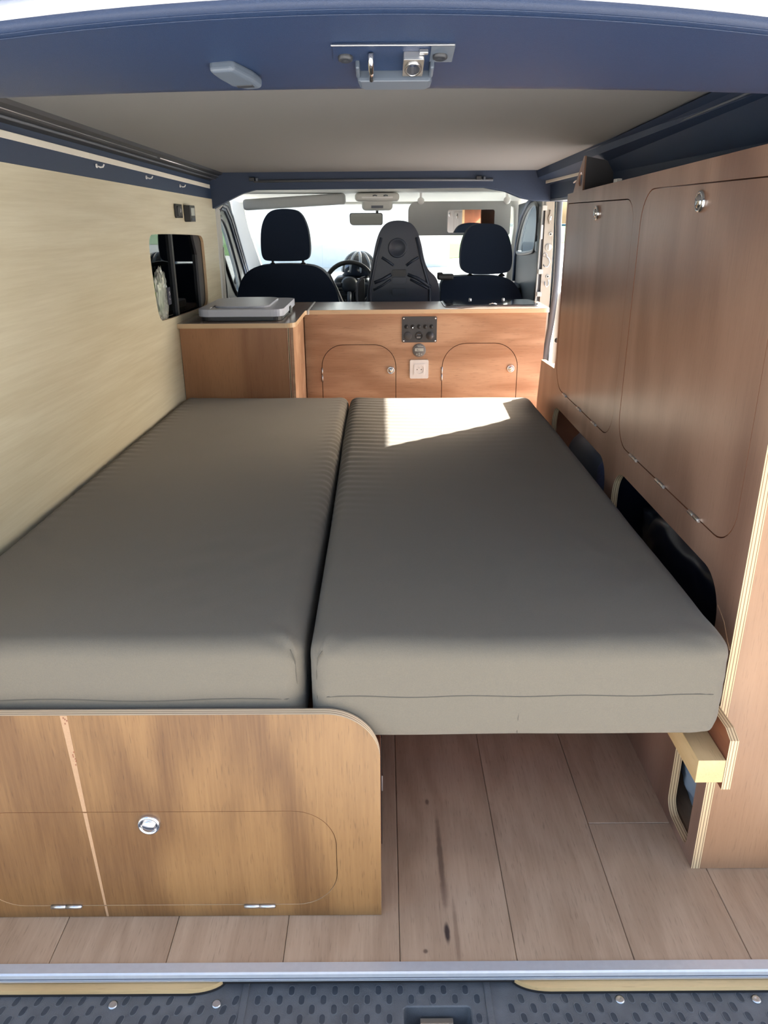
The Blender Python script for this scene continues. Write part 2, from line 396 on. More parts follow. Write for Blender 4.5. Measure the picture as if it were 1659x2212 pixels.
def hinge(parent, centre, axis, length, r=0.0035, out=(0, -1, 0), leaf=True, mat='steel'):
    a = Vector(axis).normalized(); c = Vector(centre); o = Vector(out)
    b = MB()
    p0 = c - a * length / 2; 
    b.tube([p0 + o * r * 0.4, p0 + a * length * 0.48 + o * r * 0.4], r, mat, 10)
    b.tube([p0 + a * length * 0.50 + o * r * 0.4, p0 + a * length + o * r * 0.4], r, mat, 10)
    b.tube([p0 - a * 0.001 + o * r * 0.4, p0 + a * (length + 0.001) + o * r * 0.4], r * 0.55, mat, 8)
    return b.build('hinge', parent, label='short metal barrel hinge')

# ------------------------------------------------------------------ floor
floor = bpy.data.objects.new('floor', None); C.objects.link(floor); struct(floor); floor.location = (0, 1.02, 0)
b = MB(); b.box(-0.90, 0.90, 1.012, 4.0, -0.03, -0.012, 'dark_gap'); sub = b.build('subfloor', floor)
sub['label'] = 'dark board under the planks'
seams = [0.025 + 0.2195 * k for k in range(-5, 5)]
ends = {0: [1.02, 2.32, 4.0], 1: [1.02, 2.02, 3.3, 4.0], 2: [1.02, 1.378, 2.67, 4.0], 3: [1.02, 1.9, 3.2, 4.0], -1: [1.02, 2.5, 4.0], -2: [1.02, 1.8, 3.1, 4.0], -3: [1.02, 2.2, 3.5, 4.0], -4: [1.02, 1.6, 2.9, 4.0], -5: [1.02, 2.6, 4.0]}
for k in range(-5, 4):
    x0 = max(-0.89, 0.025 + 0.2195 * k); x1 = min(0.89, 0.025 + 0.2195 * (k + 1))
    for y0, y1 in zip(ends[k], ends[k][1:]):
        b = MB(); mt = 'oak_plank_knots' if (k == 0 and y0 < 1.1) else 'oak_plank'
        b.box(x0 + 0.0005, x1 - 0.0005, y0 + 0.0005, y1 - 0.0005, -0.012, 0.0, mt)
        p = b.build('plank', floor, bevel=0.0014, bseg=1)
        if mt == 'oak_plank_knots': p['label'] = 'oak plank with dark knots and a long crack'

b = MB()
b.prism([(1.030, 0.0005), (1.030, 0.0022), (1.0095, 0.0030), (1.0060, 0.0010), (1.0060, -0.0165), (1.0085, -0.0165), (1.0085, 0.0000)], 'yz', -0.90, 0.90, 'aluminium')
o = struct(b.build('trim_1')); 
b = MB()
b.box(-0.9, 0.9, 1.0045, 1.0062, -0.0085, -0.0075, 'rubber_grey'); b.box(-0.9, 0.9, 1.0045, 1.0062, -0.0125, -0.0118, 'steel')
b.build('groove', o)

def underlay(x0, x1, side, lab):
    y0, y1, r = 0.9935, 1.060, 0.045
    out = []
    if side < 0:
        out = [(x0, y1), (x0, y0), (x1 - 0.07, y0)] + [(x1 - 0.07 + 0.07 * math.sin(R(a)), y0 + 0.030 - 0.030 * math.cos(R(a))) for a in range(10, 91, 10)] + [(x1, y1)]
    else:
        out = [(x1, y1), (x1, y0), (x0 + 0.07, y0)] + [(x0 + 0.07 - 0.07 * math.sin(R(a)), y0 + 0.030 - 0.030 * math.cos(R(a))) for a in range(10, 91, 10)] + [(x0, y1)]
    b = MB(); b.prism(out, 'xy', -0.0365, -0.0305, 'dark_gap'); b.prism(out, 'xy', -0.0305, -0.0205, 'pine_strip')
    o = b.build('floor_underlay'); tag(o, lab, 'underlay', 'plywood underlay ends below the aluminium strip')
underlay(-0.89, -0.300, -1, 'pale plywood underlay end with rounded corner, left of the sill')
underlay(0.232, 0.89, 1, 'pale plywood underlay end with rounded corner, right of the sill')

# ------------------------------------------------------------------ rear sill
sill = thing('rear_sill', 'dusty dark grey plastic loading sill with oval tread pattern below the floor edge', 'sill', (0, 0.95, -0.1))
ZS = -0.038
b = MB()
b.prism([(-0.92, 0.78), (0.92, 0.78), (0.92, 1.055), (-0.92, 1.055)], 'xy', -0.10, ZS, 'sill_plastic', holes=[rrect(0.030, 0.152, 0.85, 0.9715, 0.006, 4)])
b.build('cover', sill, bevel=0.002, bseg=1)
b = MB()
for x in (-0.262, 0.186):
    b.box(x - 0.006, x + 0.006, 0.79, 1.05, ZS, ZS + 0.0025, 'sill_plastic')
b.build('ridge', sill, bevel=0.002)
b = MB()
def lozenge(x, y, z, w, h, sk):
    pr = rrect(-w / 2, w / 2, -h / 2, h / 2, w * 0.48, 3)
    o_ = [(x + p[0] + p[1] * sk, y + p[1]) for p in pr]
    i_ = [(x + p[0] * 0.80 + p[1] * sk * 0.88, y + p[1] * 0.88) for p in pr]
    b.prism(o_, 'xy', z - 0.002, z + 0.0011, 'sill_rim', holes=[i_])
    b.prism(i_, 'xy', z - 0.002, z + 0.0004, 'sill_pad')
row = 0; y = 1.0035
while y > 0.885:
    x = -0.86 + (0.02 if row % 2 else 0)
    while x < 0.87:
        skip = (-0.275 < x < -0.240) or (0.168 < x < 0.206) or (0.018 < x < 0.164 and y < 0.984) or (y > 0.990 and (x < -0.285 or x > 0.222))
        for sx, sy in ((-0.5, 0.9775), (-0.311, 0.978), (0.426, 0.982), (0.675, 0.981)):
            if abs(x - sx) < 0.013 and abs(y - sy) < 0.016: skip = True
        if not skip:
            lozenge(x, y, ZS, 0.0128, 0.0208, 0.22 if x < -0.26 else (-0.12 if x > 0.2 else 0.0))
        x += 0.0402
    y -= 0.0182; row += 1
b.build('tread', sill, kind='stuff')
for sx, sy in ((-0.5, 0.9775), (-0.311, 0.978), (0.426, 0.982), (0.675, 0.981)):
    b = MB(); b.lathe([(0.0085, 0), (0.0085, 0.0018), (0.0060, 0.0032), (0.0030, 0.0020), (0, 0.0016)], 'steel', (sx, sy, ZS), (0, 0, 1), 16); b.build('screw', sill)
b = MB(); b.box(0.02, 0.16, 0.84, 0.98, -0.12, -0.101, 'void_black'); b.box(0.028, 0.154, 0.9716, 0.974, -0.10, -0.04, 'rubber')
b.box(0.06, 0.12, 0.955, 0.966, -0.085, -0.060, 'brass_dull'); b.build('lock_pocket', sill, bevel=0.001)

# ------------------------------------------------------------------ body shell around the living space
WALL_A = math.atan(0.035)
def wx(y): return -0.941 + 0.035 * y          # left lining follows the tapering body side
def skew(o_mb): pass
# left lining with window cut-out, built along its own length then turned
WY0, WY1 = 0.98, 3.95
window_out = [(2.925, 0.985), (2.955, 0.942), (2.99, 0.936), (3.60, 0.921), (3.655, 0.93), (3.685, 0.965), (3.683, 1.19), (3.668, 1.22), (3.625, 1.233), (2.965, 1.250), (2.925, 1.240), (2.905, 1.20)]
def smooth_loop(pts, it=2):
    for _ in range(it):
        q = []
        for i in range(len(pts)):
            a = Vector(pts[i]); c_ = Vector(pts[(i + 1) % len(pts)])
            q += [tuple(a * 0.75 + c_ * 0.25), tuple(a * 0.25 + c_ * 0.75)]
        pts = q
    return pts
window_l = smooth_loop(window_out, 2)
def shear(o):
    for v in o.data.vertices: v.co.x += 0.035 * v.co.y
    return o
b = MB()
b.prism([(WY0, -0.0), (WY1, -0.0), (WY1, 1.385), (1.94, 1.424), (WY0, 1.438)], 'yz', -0.953, -0.941, 'poplar_lining', holes=[window_l], hole_edge='beech_edge')
o = shear(b.build('wall_left')); struct(o)
wl = o
# outer body skin, left
b = MB()
b.prism([(0.95, -0.1), (4.0, -0.1), (4.0, 1.53), (0.95, 1.53)], 'yz', -0.985, -0.975, 'white_paint', holes=[rrect(2.80, 3.78, 0.86, 1.30, 0.05)])
b.build('body_skin', wl, label='white painted outer van side')
# tinted side window behind the cut-out
b = MB(); b.box(-0.972, -0.966, 2.80, 3.235, 0.86, 1.30, 'tinted_glass'); w1 = shear(b.build('window_1')); struct(w1)
b = MB(); b.box(-0.972, -0.966, 3.250, 3.78, 0.86, 1.30, 'privacy_glass'); shear(b.build('pane', w1, label='almost black half of the side window'))
b = MB(); b.box(-0.974, -0.955, 3.232, 3.252, 0.86, 1.30, 'rubber'); shear(b.build('window_post', w1))
b = MB(); b.box(-0.974, -0.954, 2.78, 3.80, 0.90, 0.921, 'rubber'); b.box(-0.974, -0.955, 2.78, 2.895, 0.86, 1.30, 'rubber')
b.prism([(3.60, 0.92), (3.80, 0.92), (3.80, 1.30), (3.52, 1.30), (3.60, 1.15)], 'yz', -0.965, -0.9545, 'charcoal_plastic')
shear(b.build('window_frame', w1))
# black blind outside the far pane
b = MB(); b.box(-0.975, -0.973, 3.252, 3.78, 0.86, 1.30, 'black_liner'); shear(b.build('blind', w1, label='black blind behind the far pane'))

def tilt(o):
    for v in o.data.vertices: v.co.z += 0.023 * max(0, 3.9 - v.co.y)
    return o
# ceiling board (underside of the roof bed)
b = MB(); b.prism([(-0.905, 1.05), (-0.806, 3.90), (0.752, 3.86), (0.685, 1.05)], 'xy', 1.500, 1.515, 'ceiling_fabric'); struct(tilt(b.build('ceiling')))
# roof skin
b = MB(); b.box(-0.97, 0.97, 1.165, 5.20, 1.530, 1.545, 'white_paint'); struct(tilt(b.build('roof')))
# front cross header (dark)
b = MB()
prof = [(-0.87, 1.53), (-0.87, 1.33), (-0.80, 1.345), (-0.745, 1.372), (-0.66, 1.410), (-0.60, 1.425), (0.48, 1.429), (0.58, 1.412), (0.66, 1.382), (0.72, 1.370), (0.90, 1.365), (0.90, 1.53)]
b.prism(prof, 'xz', 3.90, 3.96, 'navy_vinyl')
fh = struct(b.build('trim_2', bevel=0.004))
b = MB(); b.tube([(-0.60, 3.893, 1.462), (0, 3.893, 1.465), (0.52, 3.893, 1.462)], 0.006, 'rubber_grey'); b.build('ridge', fh)
for cx in (-0.60, 0.46):
    b = MB(); b.box(cx - 0.02, cx + 0.005, 3.88, 3.90, 1.462, 1.478, 'rubber'); b.box(cx + 0.012, cx + 0.022, 3.87, 3.90, 1.462, 1.476, 'grey_plastic'); b.build('catch', fh, bevel=0.002)

# left roof rail: vinyl band, rail profiles and light strip
b = MB(); b.prism([(0.98, 1.432), (WY1, 1.380), (WY1, 1.50), (0.98, 1.565)], 'yz', -0.950, -0.9425, 'navy_vinyl'); tl = struct(shear(b.build('trim_3')))
b = MB(); b.prism([(-0.9425, 1.500), (-0.880, 1.500), (-0.885, 1.490), (-0.900, 1.486), (-0.905, 1.478), (-0.925, 1.470), (-0.9425, 1.464)], 'xz', 0.98, WY1 + 0.0, 'rubber'); tilt(shear(b.build('rail', tl)))
b = MB(); b.tube([(-0.902, y, 1.4835) for y in (1.0, 2.0, 2.98)], 0.0016, 'steel', 6); b.tube([(-0.902, y, 1.4835) for y in (3.02, 3.6, 3.94)], 0.0022, 'steel', 6); tilt(shear(b.build('metal_bead', tl)))
b = MB(); b.tube([(-0.917, y, 1.471) for y in (1.0, 2.0, 3.0, 3.94)], 0.004, 'rubber_grey', 8); tilt(shear(b.build('seal', tl)))

def light_strip(y0, y1, ys, lab, f_x, z0s, z1s):
    o = thing('light_strip', lab, 'light strip', (f_x(y0), y0, z0s(y0)))
    segs = [y0] + ys + [y1]
    for a, c_ in zip(segs, segs[1:]):
        b = MB()
        vs_ = []
        for y in (a + 0.001, c_ - 0.001):
            x = f_x(y); sgn = 1 if x < 0 else -1
            vs_.append([(x, y, z0s(y)), (x - sgn * 0.004, y, z0s(y) + 0.001), (x - sgn * 0.004, y, z1s(y) - 0.001), (x, y, z1s(y))])
        k = b.mi('strip_diffuser'); V = [[b.bm.verts.new(p) for p in r_] for r_ in vs_]
        for i in range(4):
            j = (i + 1) % 4; b.bm.faces.new((V[0][i], V[0][j], V[1][j], V[1][i])).material_index = k
        b.bm.faces.new(V[0]).material_index = k; b.bm.faces.new(V[1][::-1]).material_index = k
        b.build('diffuser', o, bevel=0.0015)
    return o
light_strip(1.0, 3.86, [2.45], 'long cream light strip on the dark band above the pale left wall', lambda y: wx(y) + 0.006, lambda y: 1.521 - 0.0236 * y, lambda y: 1.5385 - 0.0236 * y)
for i, (y, z) in enumerate(((2.503, 1.449), (2.959, 1.438), (3.378, 1.425))):
    x = wx(y)
    o = MB(); o.lathe([(0.006, 0), (0.006, 0.003), (0.003, 0.004)], 'white_plastic', (x, y, z), (1, 0, 0), 12)
    o.tube([(x + 0.003, y, z), (x + 0.012, y, z - 0.004), (x + 0.020, y, z - 0.003), (x + 0.024, y, z + 0.004)], 0.0022, 'white_plastic', 8)
    q = o.build('coat_hook'); tag(q, ['small pale hook on the dark left band, nearest the rear', 'small pale hook on the dark left band, middle of three', 'small pale hook on the dark left band, nearest the cab'][i], 'hook', 'hooks under the left light strip')
# switches on left wall
x = wx(3.31) + 0.0
sw = thing('light_switch', 'square black switch on the pale left wall, the one nearer the rear', 'switch', (x, 3.31, 1.33))
b = MB(); b.prism(rrect(3.262, 3.365, 1.303, 1.355, 0.006, 4), 'yz', x + 0.001, x + 0.007, 'black_plastic'); b.build('frame', sw, bevel=0.0015)
b = MB(); b.prism(rrect(3.280, 3.345, 1.310, 1.348, 0.004, 4), 'yz', x + 0.007, x + 0.011, 'charcoal_plastic'); b.build('rocker', sw, bevel=0.002)
b = MB(); b.tube([(x + 0.0115, 3.316, 1.324), (x + 0.0125, 3.318, 1.331), (x + 0.0115, 3.320, 1.338)], 0.0014, 'white_plastic', 6); b.build('mark', sw)
x = wx(3.45) + 0.001
sw = thing('thermostat', 'black box with a grey display on the pale left wall, beside the square switch', 'control', (x, 3.45, 1.32))
b = MB(); b.prism(rrect(3.398, 3.490, 1.288, 1.352, 0.005, 4), 'yz', x, x + 0.024, 'black_plastic'); b.build('case', sw, bevel=0.002)
b = MB(); b.box(x + 0.0242, x + 0.0255, 3.415, 3.475, 1.312, 1.342, 'lcd'); b.build('display', sw)
b = MB()
for i in range(3): b.box(x + 0.0242, x + 0.0262, 3.420 + i * 0.018, 3.432 + i * 0.018, 1.293, 1.303, 'grey_plastic')
b.build('button', sw, bevel=0.001)

# clear bag standing in the window recess
def blob(name, c, h, m, amp, fr, parent=None, label=None, n=2.4, seed=0):
    b = MB(); bmesh.ops.create_icosphere(b.bm, subdivisions=4, radius=1)
    b.mi(m)
    for v in b.bm.verts:
        p = v.co.copy(); d = noise.noise(p * fr + Vector((seed, seed, 0))) * amp
        q = Vector([math.copysign(abs(k) ** (2 / n), k) for k in p])
        v.co = Vector((c[0] + q.x * h[0] * (1 + d), c[1] + q.y * h[1] * (1 + d), c[2] + q.z * h[2] * (1 + d)))
    return b.build(name, parent, label=label, smooth=True)
x = wx(3.0)
bag = thing('produce_bag', 'clear crinkled plastic bag of greens tucked into the left window recess', 'bag', (x - 0.012, 3.03, 0.945))
blob('film', (x - 0.013, 3.030, 1.022), (0.010, 0.085, 0.092), 'clear_film', 0.35, 5.5, bag, seed=2)
blob('greens', (x - 0.014, 3.000, 1.020), (0.006, 0.055, 0.070), 'leaf_green', 0.5, 4, bag, seed=5)
b = MB(); b.box(x - 0.003, x - 0.001, 3.085, 3.125, 0.985, 1.050, 'label_navy'); lb = b.build('sticker', bag, label='dark blue sticker')
b = MB(); b.tube([(x - 0.0005, 3.100, 1.028), (x - 0.0005, 3.110, 1.034), (x - 0.0005, 3.114, 1.026), (x - 0.0005, 3.106, 1.020)], 0.0013, 'white_plastic', 6); b.tube([(x - 0.0005, 3.098, 1.008), (x - 0.0005, 3.112, 1.004)], 0.0012, 'white_plastic', 6); b.build('print', lb)

# right-hand body side: skin behind the tall cabinet, dark upper band, roof rail
b = MB()
b.box(0.960, 0.972, 0.95, 2.90, -0.1, 1.53, 'white_paint')
b.box(0.960, 0.972, 2.90, 4.02, 1.445, 1.53, 'white_paint')
b.box(0.960, 0.972, 2.90, 4.02, -0.1, 0.06, 'white_paint')
struct(b.build('wall_right'))
b = MB()
b.prism([(0.90, 1.392), (0.90, 1.50), (0.72, 1.50), (0.730, 1.470), (0.790, 1.440), (0.795, 1.380)], 'xz', 1.0, 3.90, 'navy_vinyl'); tr = struct(b.build('trim_4'))
for v in tr.data.vertices:
    if v.co.z > 1.46: v.co.z += 0.023 * (3.9 - v.co.y)
def rx(y): return 0.685 + (0.752 - 0.685) * (y - 1.05) / 2.81
b = MB()
k = b.mi('rubber')
secs = []
for y in (1.05, 3.82):
    x = rx(y)
    secs.append([b.bm.verts.new(p) for p in ((x, y, 1.500), (x - 0.010, y, 1.493), (x + 0.012, y, 1.484), (x + 0.030, y, 1.470), (x + 0.050, y, 1.460), (0.90, y, 1.452), (0.90, y, 1.500))])
for i in range(7):
    j = (i + 1) % 7; b.bm.faces.new((secs[0][i], secs[0][j], secs[1][j], secs[1][i])).material_index = k
b.bm.faces.new(secs[0]); b.bm.faces.new(secs[1][::-1])
b.mats[0] = 'navy_vinyl'
tilt(b.build('rail', tr))
b = MB(); b.tube([(rx(y) + 0.022, y, 1.474) for y in (1.05, 2.4, 3.82)], 0.0028, 'rubber_grey', 6); b.tube([(rx(y) + 0.040, y, 1.463) for y in (2.9, 3.3, 3.82)], 0.0035, 'steel', 6); tilt(b.build('metal_bead', tr))
light_strip(2.90, 3.86, [], 'short cream light strip above the side door opening on the right', lambda y: 0.785 - 0.025 * (y - 2.9) / 0.96, lambda y: 1.455 - 0.013 * (y - 2.9), lambda y: 1.478 - 0.016 * (y - 2.9))
o = MB(); o.tube([(0.795, 3.36, 1.437), (0.782, 3.36, 1.433), (0.778, 3.37, 1.428), (0.785, 3.38, 1.430)], 0.0028, 'white_plastic', 8)
tag(o.build('coat_hook'), 'small white hook on the dark band right of the cab, under the short light strip', 'hook')
# small gusset box at end of strip
gus = thing('gusset_box', 'small wooden gusset with oval hole on top of the tall cabinet', 'bracket', (0.72, 2.86, 1.38))
b = MB(); b.prism([(2.850, 1.376), (2.990, 1.376), (2.960, 1.410), (2.865, 1.492), (2.850, 1.492)], 'yz', 0.690, 0.6955, 'okoume_tall', holes=[rrect(2.868, 2.915, 1.398, 1.442, 0.02, 5)]); b.build('front_board', gus)
b = MB(); b.prism([(0.696, 1.3735), (0.835, 1.3735), (0.835, 1.465), (0.696, 1.490)], 'xz', 2.850, 2.858, 'charcoal_plastic'); b.build('side_board', gus)
b = MB(); b.box(0.668, 0.682, 2.36, 2.40, 1.376, 1.400, 'white_plastic'); b.box(0.655, 0.668, 2.372, 2.388, 1.376, 1.386, 'white_plastic')
tag(b.build('corner_clip', bevel=0.002), 'tiny white plastic clip on the top edge of the tall right cabinet', 'clip')

# ------------------------------------------------------------------ rear roof header
hd = thing('roof_header', 'curved dark blue plastic roof header above the rear opening', 'roof header', (0, 0.9, 1.5))
def hz_top(x): return 1.500 - 0.138 * min(abs(x), 0.40) ** 2 - 0.09 * max(0, abs(x) - 0.40)
def hz_bot(x): return 1.460 - 0.012 * min(1, abs(x) / 0.6) ** 2
def hsurf(x, t):
    # t 0 = rear edge, 1 = inner edge; slightly hollow in the middle
    zt, zb = hz_top(x), hz_bot(x)
    return Vector((x, 0.9 + 0.25 * t, zt + (zb - zt) * t - 0.004 * math.sin(math.pi * t)))
b = MB(); k = b.mi('header_plastic'); NX = 48; NT = 14; G = []
for i in range(NX + 1):
    x = -0.88 + 1.76 * i / NX; r_ = []
    r_.append(b.bm.verts.new((x, 0.925, hz_top(x) + 0.020)))
    r_.append(b.bm.verts.new((x, 0.900, hz_top(x) + 0.008)))
    for j in range(NT + 1):
        r_.append(b.bm.verts.new(hsurf(x, j / NT)))
    r_.append(b.bm.verts.new((x, 1.158, hz_bot(x) + 0.004))); r_.append(b.bm.verts.new((x, 1.160, 1.562))); r_.append(b.bm.verts.new((x, 1.0, 1.545)))
    G.append(r_)
for i in range(NX):
    for j in range(len(G[0]) - 1):
        f = b.bm.faces.new((G[i][j], G[i + 1][j], G[i + 1][j + 1], G[i][j + 1])); f.smooth = True
shell = b.build('shell', hd)
b = MB()
for dt, rr in ((0.03, 0.0009), (0.075, 0.0008)):
    b.tube([hsurf(-0.88 + 1.76 * i / 40, dt) + Vector((0, 0, -0.0004)) for i in range(41)], rr, 'header_plastic', 6)
b.build('rib', hd)
b = MB(); b.tube([(x / 40, 0.905, hz_top(x / 40) + 0.012) for x in range(-34, 35)], 0.006, 'white_paint', 8); b.build('gutter_edge', hd, label='bright painted gutter edge')
SL = math.atan2(-0.045, 0.25)
def HM(x, y):      # frame on the header surface: local x right, y inward, z down out of the surface
    z = 1.503 - 0.045 * (y - 0.9) / 0.25 - 0.004
    return Matrix.Translation((x, y, z)) @ Matrix.Rotation(SL, 4, 'X') @ Matrix.Scale(-1, 4, (0, 0, 1))
st = thing('latch_striker', 'grey tailgate latch bracket with striker loop in the middle of the dark header', 'latch', (0.015, 1.04, 1.47))
M = HM(0.0155, 1.040)
b = MB(); b.prism([(-0.070, -0.054), (0.068, -0.056), (0.066, -0.006), (0.046, -0.002), (0.043, 0.024), (-0.040, 0.026), (-0.045, -0.002), (-0.072, -0.008)], 'xy', 0.0, 0.003, 'header_plastic')
b.box(0.041, 0.068, -0.056, -0.006, 0.003, 0.0042, 'grey_plastic'); b.box(-0.072, 0.067, -0.057, -0.055, 0.003, 0.0050, 'steel')
b.build('base_plate', st, bevel=0.001, matrix=M)
b = MB(); b.prism([(-0.045, 0.022), (0.046, 0.022), (0.047, 0.040), (-0.044, 0.040)], 'xy', 0.0, 0.015, 'grey_plastic')
b.build('front_lip', st, bevel=0.004, matrix=M)
b = MB(); b.prism([(-0.043, 0.042), (0.046, 0.042), (0.046, 0.055), (0.040, 0.063), (-0.036, 0.063), (-0.043, 0.055)], 'xy', 0.0, 0.012, 'grey_plastic')
b.build('lower_lip', st, bevel=0.003, matrix=M)
for x in (-0.046, 0.042):
    b = MB(); b.box(x, x + 0.005, -0.010, 0.021, 0, 0.012, 'grey_plastic'); b.build('side_rib', st, bevel=0.002, matrix=M)
b = MB(); b.tube([(-0.0275, -0.034, 0.004), (-0.0275, -0.030, 0.014), (-0.0275, 0.018, 0.014), (-0.0275, 0.022, 0.006)], 0.0033, 'chrome', 10); b.build('striker_rod', st, matrix=M)
b = MB(); b.prism(rrect(0.010, 0.034, -0.036, 0.016, 0.002, 3), 'xy', 0.003, 0.012, 'steel', holes=[[(0.022 + 0.0085 * math.cos(R(a)), -0.008 + 0.018 * math.sin(R(a))) for a in range(0, 360, 20)]]); b.build('socket_block', st, bevel=0.001, matrix=M)
b = MB(); b.tube([(0.022 + 0.0090 * math.cos(R(a)), -0.008 + 0.0190 * math.sin(R(a)), 0.0125) for a in range(0, 360, 20)], 0.0016, 'steel', 6, closed=True); b.build('socket_ring', st, matrix=M)
b = MB(); b.box(0.028, 0.038, -0.044, -0.038, 0.003, 0.008, 'steel'); b.build('tab', st, matrix=M, bevel=0.001)
for sx, sy in ((-0.057, -0.022), (0.0525, -0.026)):
    b = MB(); b.lathe([(0.0085, 0), (0.0085, 0.004), (0.006, 0.0055), (0.0035, 0.003), (0, 0.003)], 'rubber', (sx, sy, 0.003), (0, 0, 1), 16); b.build('bolt', st, matrix=M)
cl = thing('roof_clip', 'grey wedge shaped plastic cap on the dark header, left of the latch', 'cap', (-0.17, 1.07, 1.46))
M = HM(-0.178, 1.065) @ Matrix.Rotation(R(-7), 4, 'Z')
b = MB(); b.prism([(-0.022, -0.036), (0.008, -0.037), (0.022, 0.000), (0.027, 0.026), (0.003, 0.028), (-0.011, 0.014), (-0.019, -0.012)], 'xy', 0.0, 0.014, 'grey_plastic')
b.build('body', cl, bevel=0.005, bseg=4, matrix=M, smooth=False)
b = MB(); b.box(-0.003, 0.018, 0.010, 0.018, 0.0135, 0.0150, 'rubber'); b.build('slot', cl, bevel=0.0015, matrix=M)

# white raised-roof lid whose rear slope shows above the header
tent = thing('raised_roof', 'sunlit white rear slope of the raised roof above the header', 'roof', (0, 1.3, 1.55))
b = MB(); k = b.mi('white_paint'); G = []
for i in range(49):
    x = -0.92 + 1.84 * i / 48; r_ = []
    for j in range(9):
        t = j / 8; y = 0.925 + 0.80 * t
        z = (hz_top(x) + 0.016) + 0.30 * t ** 0.9 + 0.02 * (1 - (x / 0.92) ** 2) * t
        r_.append(b.bm.verts.new((x, y, z)))
    r_.append(b.bm.verts.new((x, 1.80, 1.80))); r_.append(b.bm.verts.new((x, 3.7, 1.78))); r_.append(b.bm.verts.new((x, 3.95, 1.55)))
    G.append(r_)
for i in range(48):
    for j in range(11):
        f = b.bm.faces.new((G[i][j], G[i + 1][j], G[i + 1][j + 1], G[i][j + 1])); f.smooth = True
for r_ in (G[0], G[-1]):
    lo = [b.bm.verts.new((v.co.x, v.co.y, 1.40 if v.co.y < 1 else 1.52)) for v in r_]
    for a_, b_, c_, d_ in zip(r_, r_[1:], lo[1:], lo): b.bm.faces.new((a_, b_, c_, d_))
b.build('lid', tent)
b = MB(); 
for x in (-0.34, -0.30): b.tube([(x, 0.94, hz_top(x) + 0.020), (x - 0.01, 1.30, hz_top(x) + 0.175)], 0.0022, 'white_paint', 6)
b.build('ridge', tent)
tg = thing('tailgate', 'white raised tailgate over the rear opening', 'tailgate', (0, 0.85, 1.64))
b = MB(); b.prism([(-0.80, 0.0), (0.80, 0.0), (0.74, 1.30), (-0.74, 1.30)], 'xy', 0.0, 0.035, 'white_paint', holes=[rrect(-0.66, 0.66, 0.12, 0.68, 0.06)])
MT = Matrix.Translation((0, 0.85, 1.63)) @ Matrix.Rotation(R(180 - 18), 4, 'X') @ Matrix.Rotation(0, 4, 'Z')
b.build('panel', tg, matrix=MT)
b = MB(); b.prism(rrect(-0.66, 0.66, 0.12, 0.68, 0.06), 'xy', 0.012, 0.018, 'tinted_glass'); b.build('rear_glass', tg, matrix=MT)

b = MB(); b.tube([(0.395, 0.93, 1.62), (0.400, 0.93, 1.55), (0.410, 0.93, 1.51), (0.418, 0.93, 1.500)], 0.003, 'cord_white', 8); b.tube([(0.380, 0.93, 1.62), (0.384, 0.93, 1.54), (0.402, 0.93, 1.51), (0.418, 0.93, 1.500)], 0.002, 'cord_white', 8)
tag(b.build('tie_cord'), 'white cord hanging above the header at the top right', 'cord')

# ------------------------------------------------------------------ mattresses
def mattress(x0, x1, y0, y1, z0, z1, ripple):
    cx, cy, cz = (x0 + x1) / 2, (y0 + y1) / 2, (z0 + z1) / 2
    hx, hy, hz = (x1 - x0) / 2, (y1 - y0) / 2, (z1 - z0) / 2
    def disp(p):
        u = (p.x - x0) / (x1 - x0); v = (p.y - y0) / (y1 - y0); w = (p.z - z0) / (z1 - z0)
        a = ripple(p, u, v)
        ph = p.y * 2 * math.pi / 0.047 + 2.2 * noise.noise(Vector((p.x * 3, p.y * 5, 0))) + 0.9 * math.sin(p.x * 9)
        d = a * (0.5 + 0.5 * math.sin(ph)) if w > 0.15 else 0
        q = p.copy()
        q.z += d * 0.9 * (1 if w > 0.6 else 0.4)
        if u < 0.04: q.x -= d * 0.9
        if u > 0.96: q.x += d * 0.9
        n1 = noise.noise(Vector((p.x * 4.0, p.y * 2.6, p.z * 4))) ; n2 = noise.noise(Vector((p.x * 11 + 5, p.y * 7, p.z * 9)))
        q.z += (0.0035 * n1 + 0.0012 * n2) * (1 if w > 0.5 else 0)
        q.z += 0.005 * noise.noise(Vector((p.x * 9 + p.y * 4, p.y * 13 - p.x * 9, 1))) * math.exp(-((u - 0.80) / 0.22) ** 2 - ((v - 0.13) / 0.13) ** 2) * (1 if w > 0.6 else 0)
        # front face: soft belly and slack folds near corners
        if v < 0.06:
            q.y += 0.004 * n1 - 0.006 * math.sin(math.pi * max(0, min(1, w))) 
            e = min(u, 1 - u)
            q.y += 0.0022 * math.sin((p.z + p.x * 0.9) * 150) * math.exp(-((e - 0.03) / 0.035) ** 2)
        # crumple where the top meets the front corner
        for ex in (x0, x1):
            dd = math.hypot(p.x - ex, p.y - y0)
            if dd < 0.14: q.z += 0.0028 * math.sin(math.atan2(p.x - ex, p.y - y0 + 0.01) * 9 + dd * 30) * (1 - dd / 0.14) * (1 if w > 0.7 else 0)
        return q
    b = MB(); b.rbox((cx, cy, cz), (hx, hy, hz), 0.036, 'fabric', nx=46, ny=560, nz=9, seg=5, disp=disp)
    return b
def rip_r(p, u, v):
    far = max(0, min(1, (v - 0.28) / 0.4)); e = math.exp(-((u) / 0.16) ** 2); f2 = 0.45 * math.exp(-((v - 0.80) / 0.17) ** 2) * (0.6 + 0.4 * math.sin(p.x * 6 + 1))
    return 0.0060 * (e * far + f2) 
def rip_l(p, u, v):
    far = max(0, min(1, (v - 0.2) / 0.4)); e = math.exp(-((1 - u) / 0.055) ** 2) + 1.1 * math.exp(-((u) / 0.07) ** 2)
    return 0.0048 * e * far
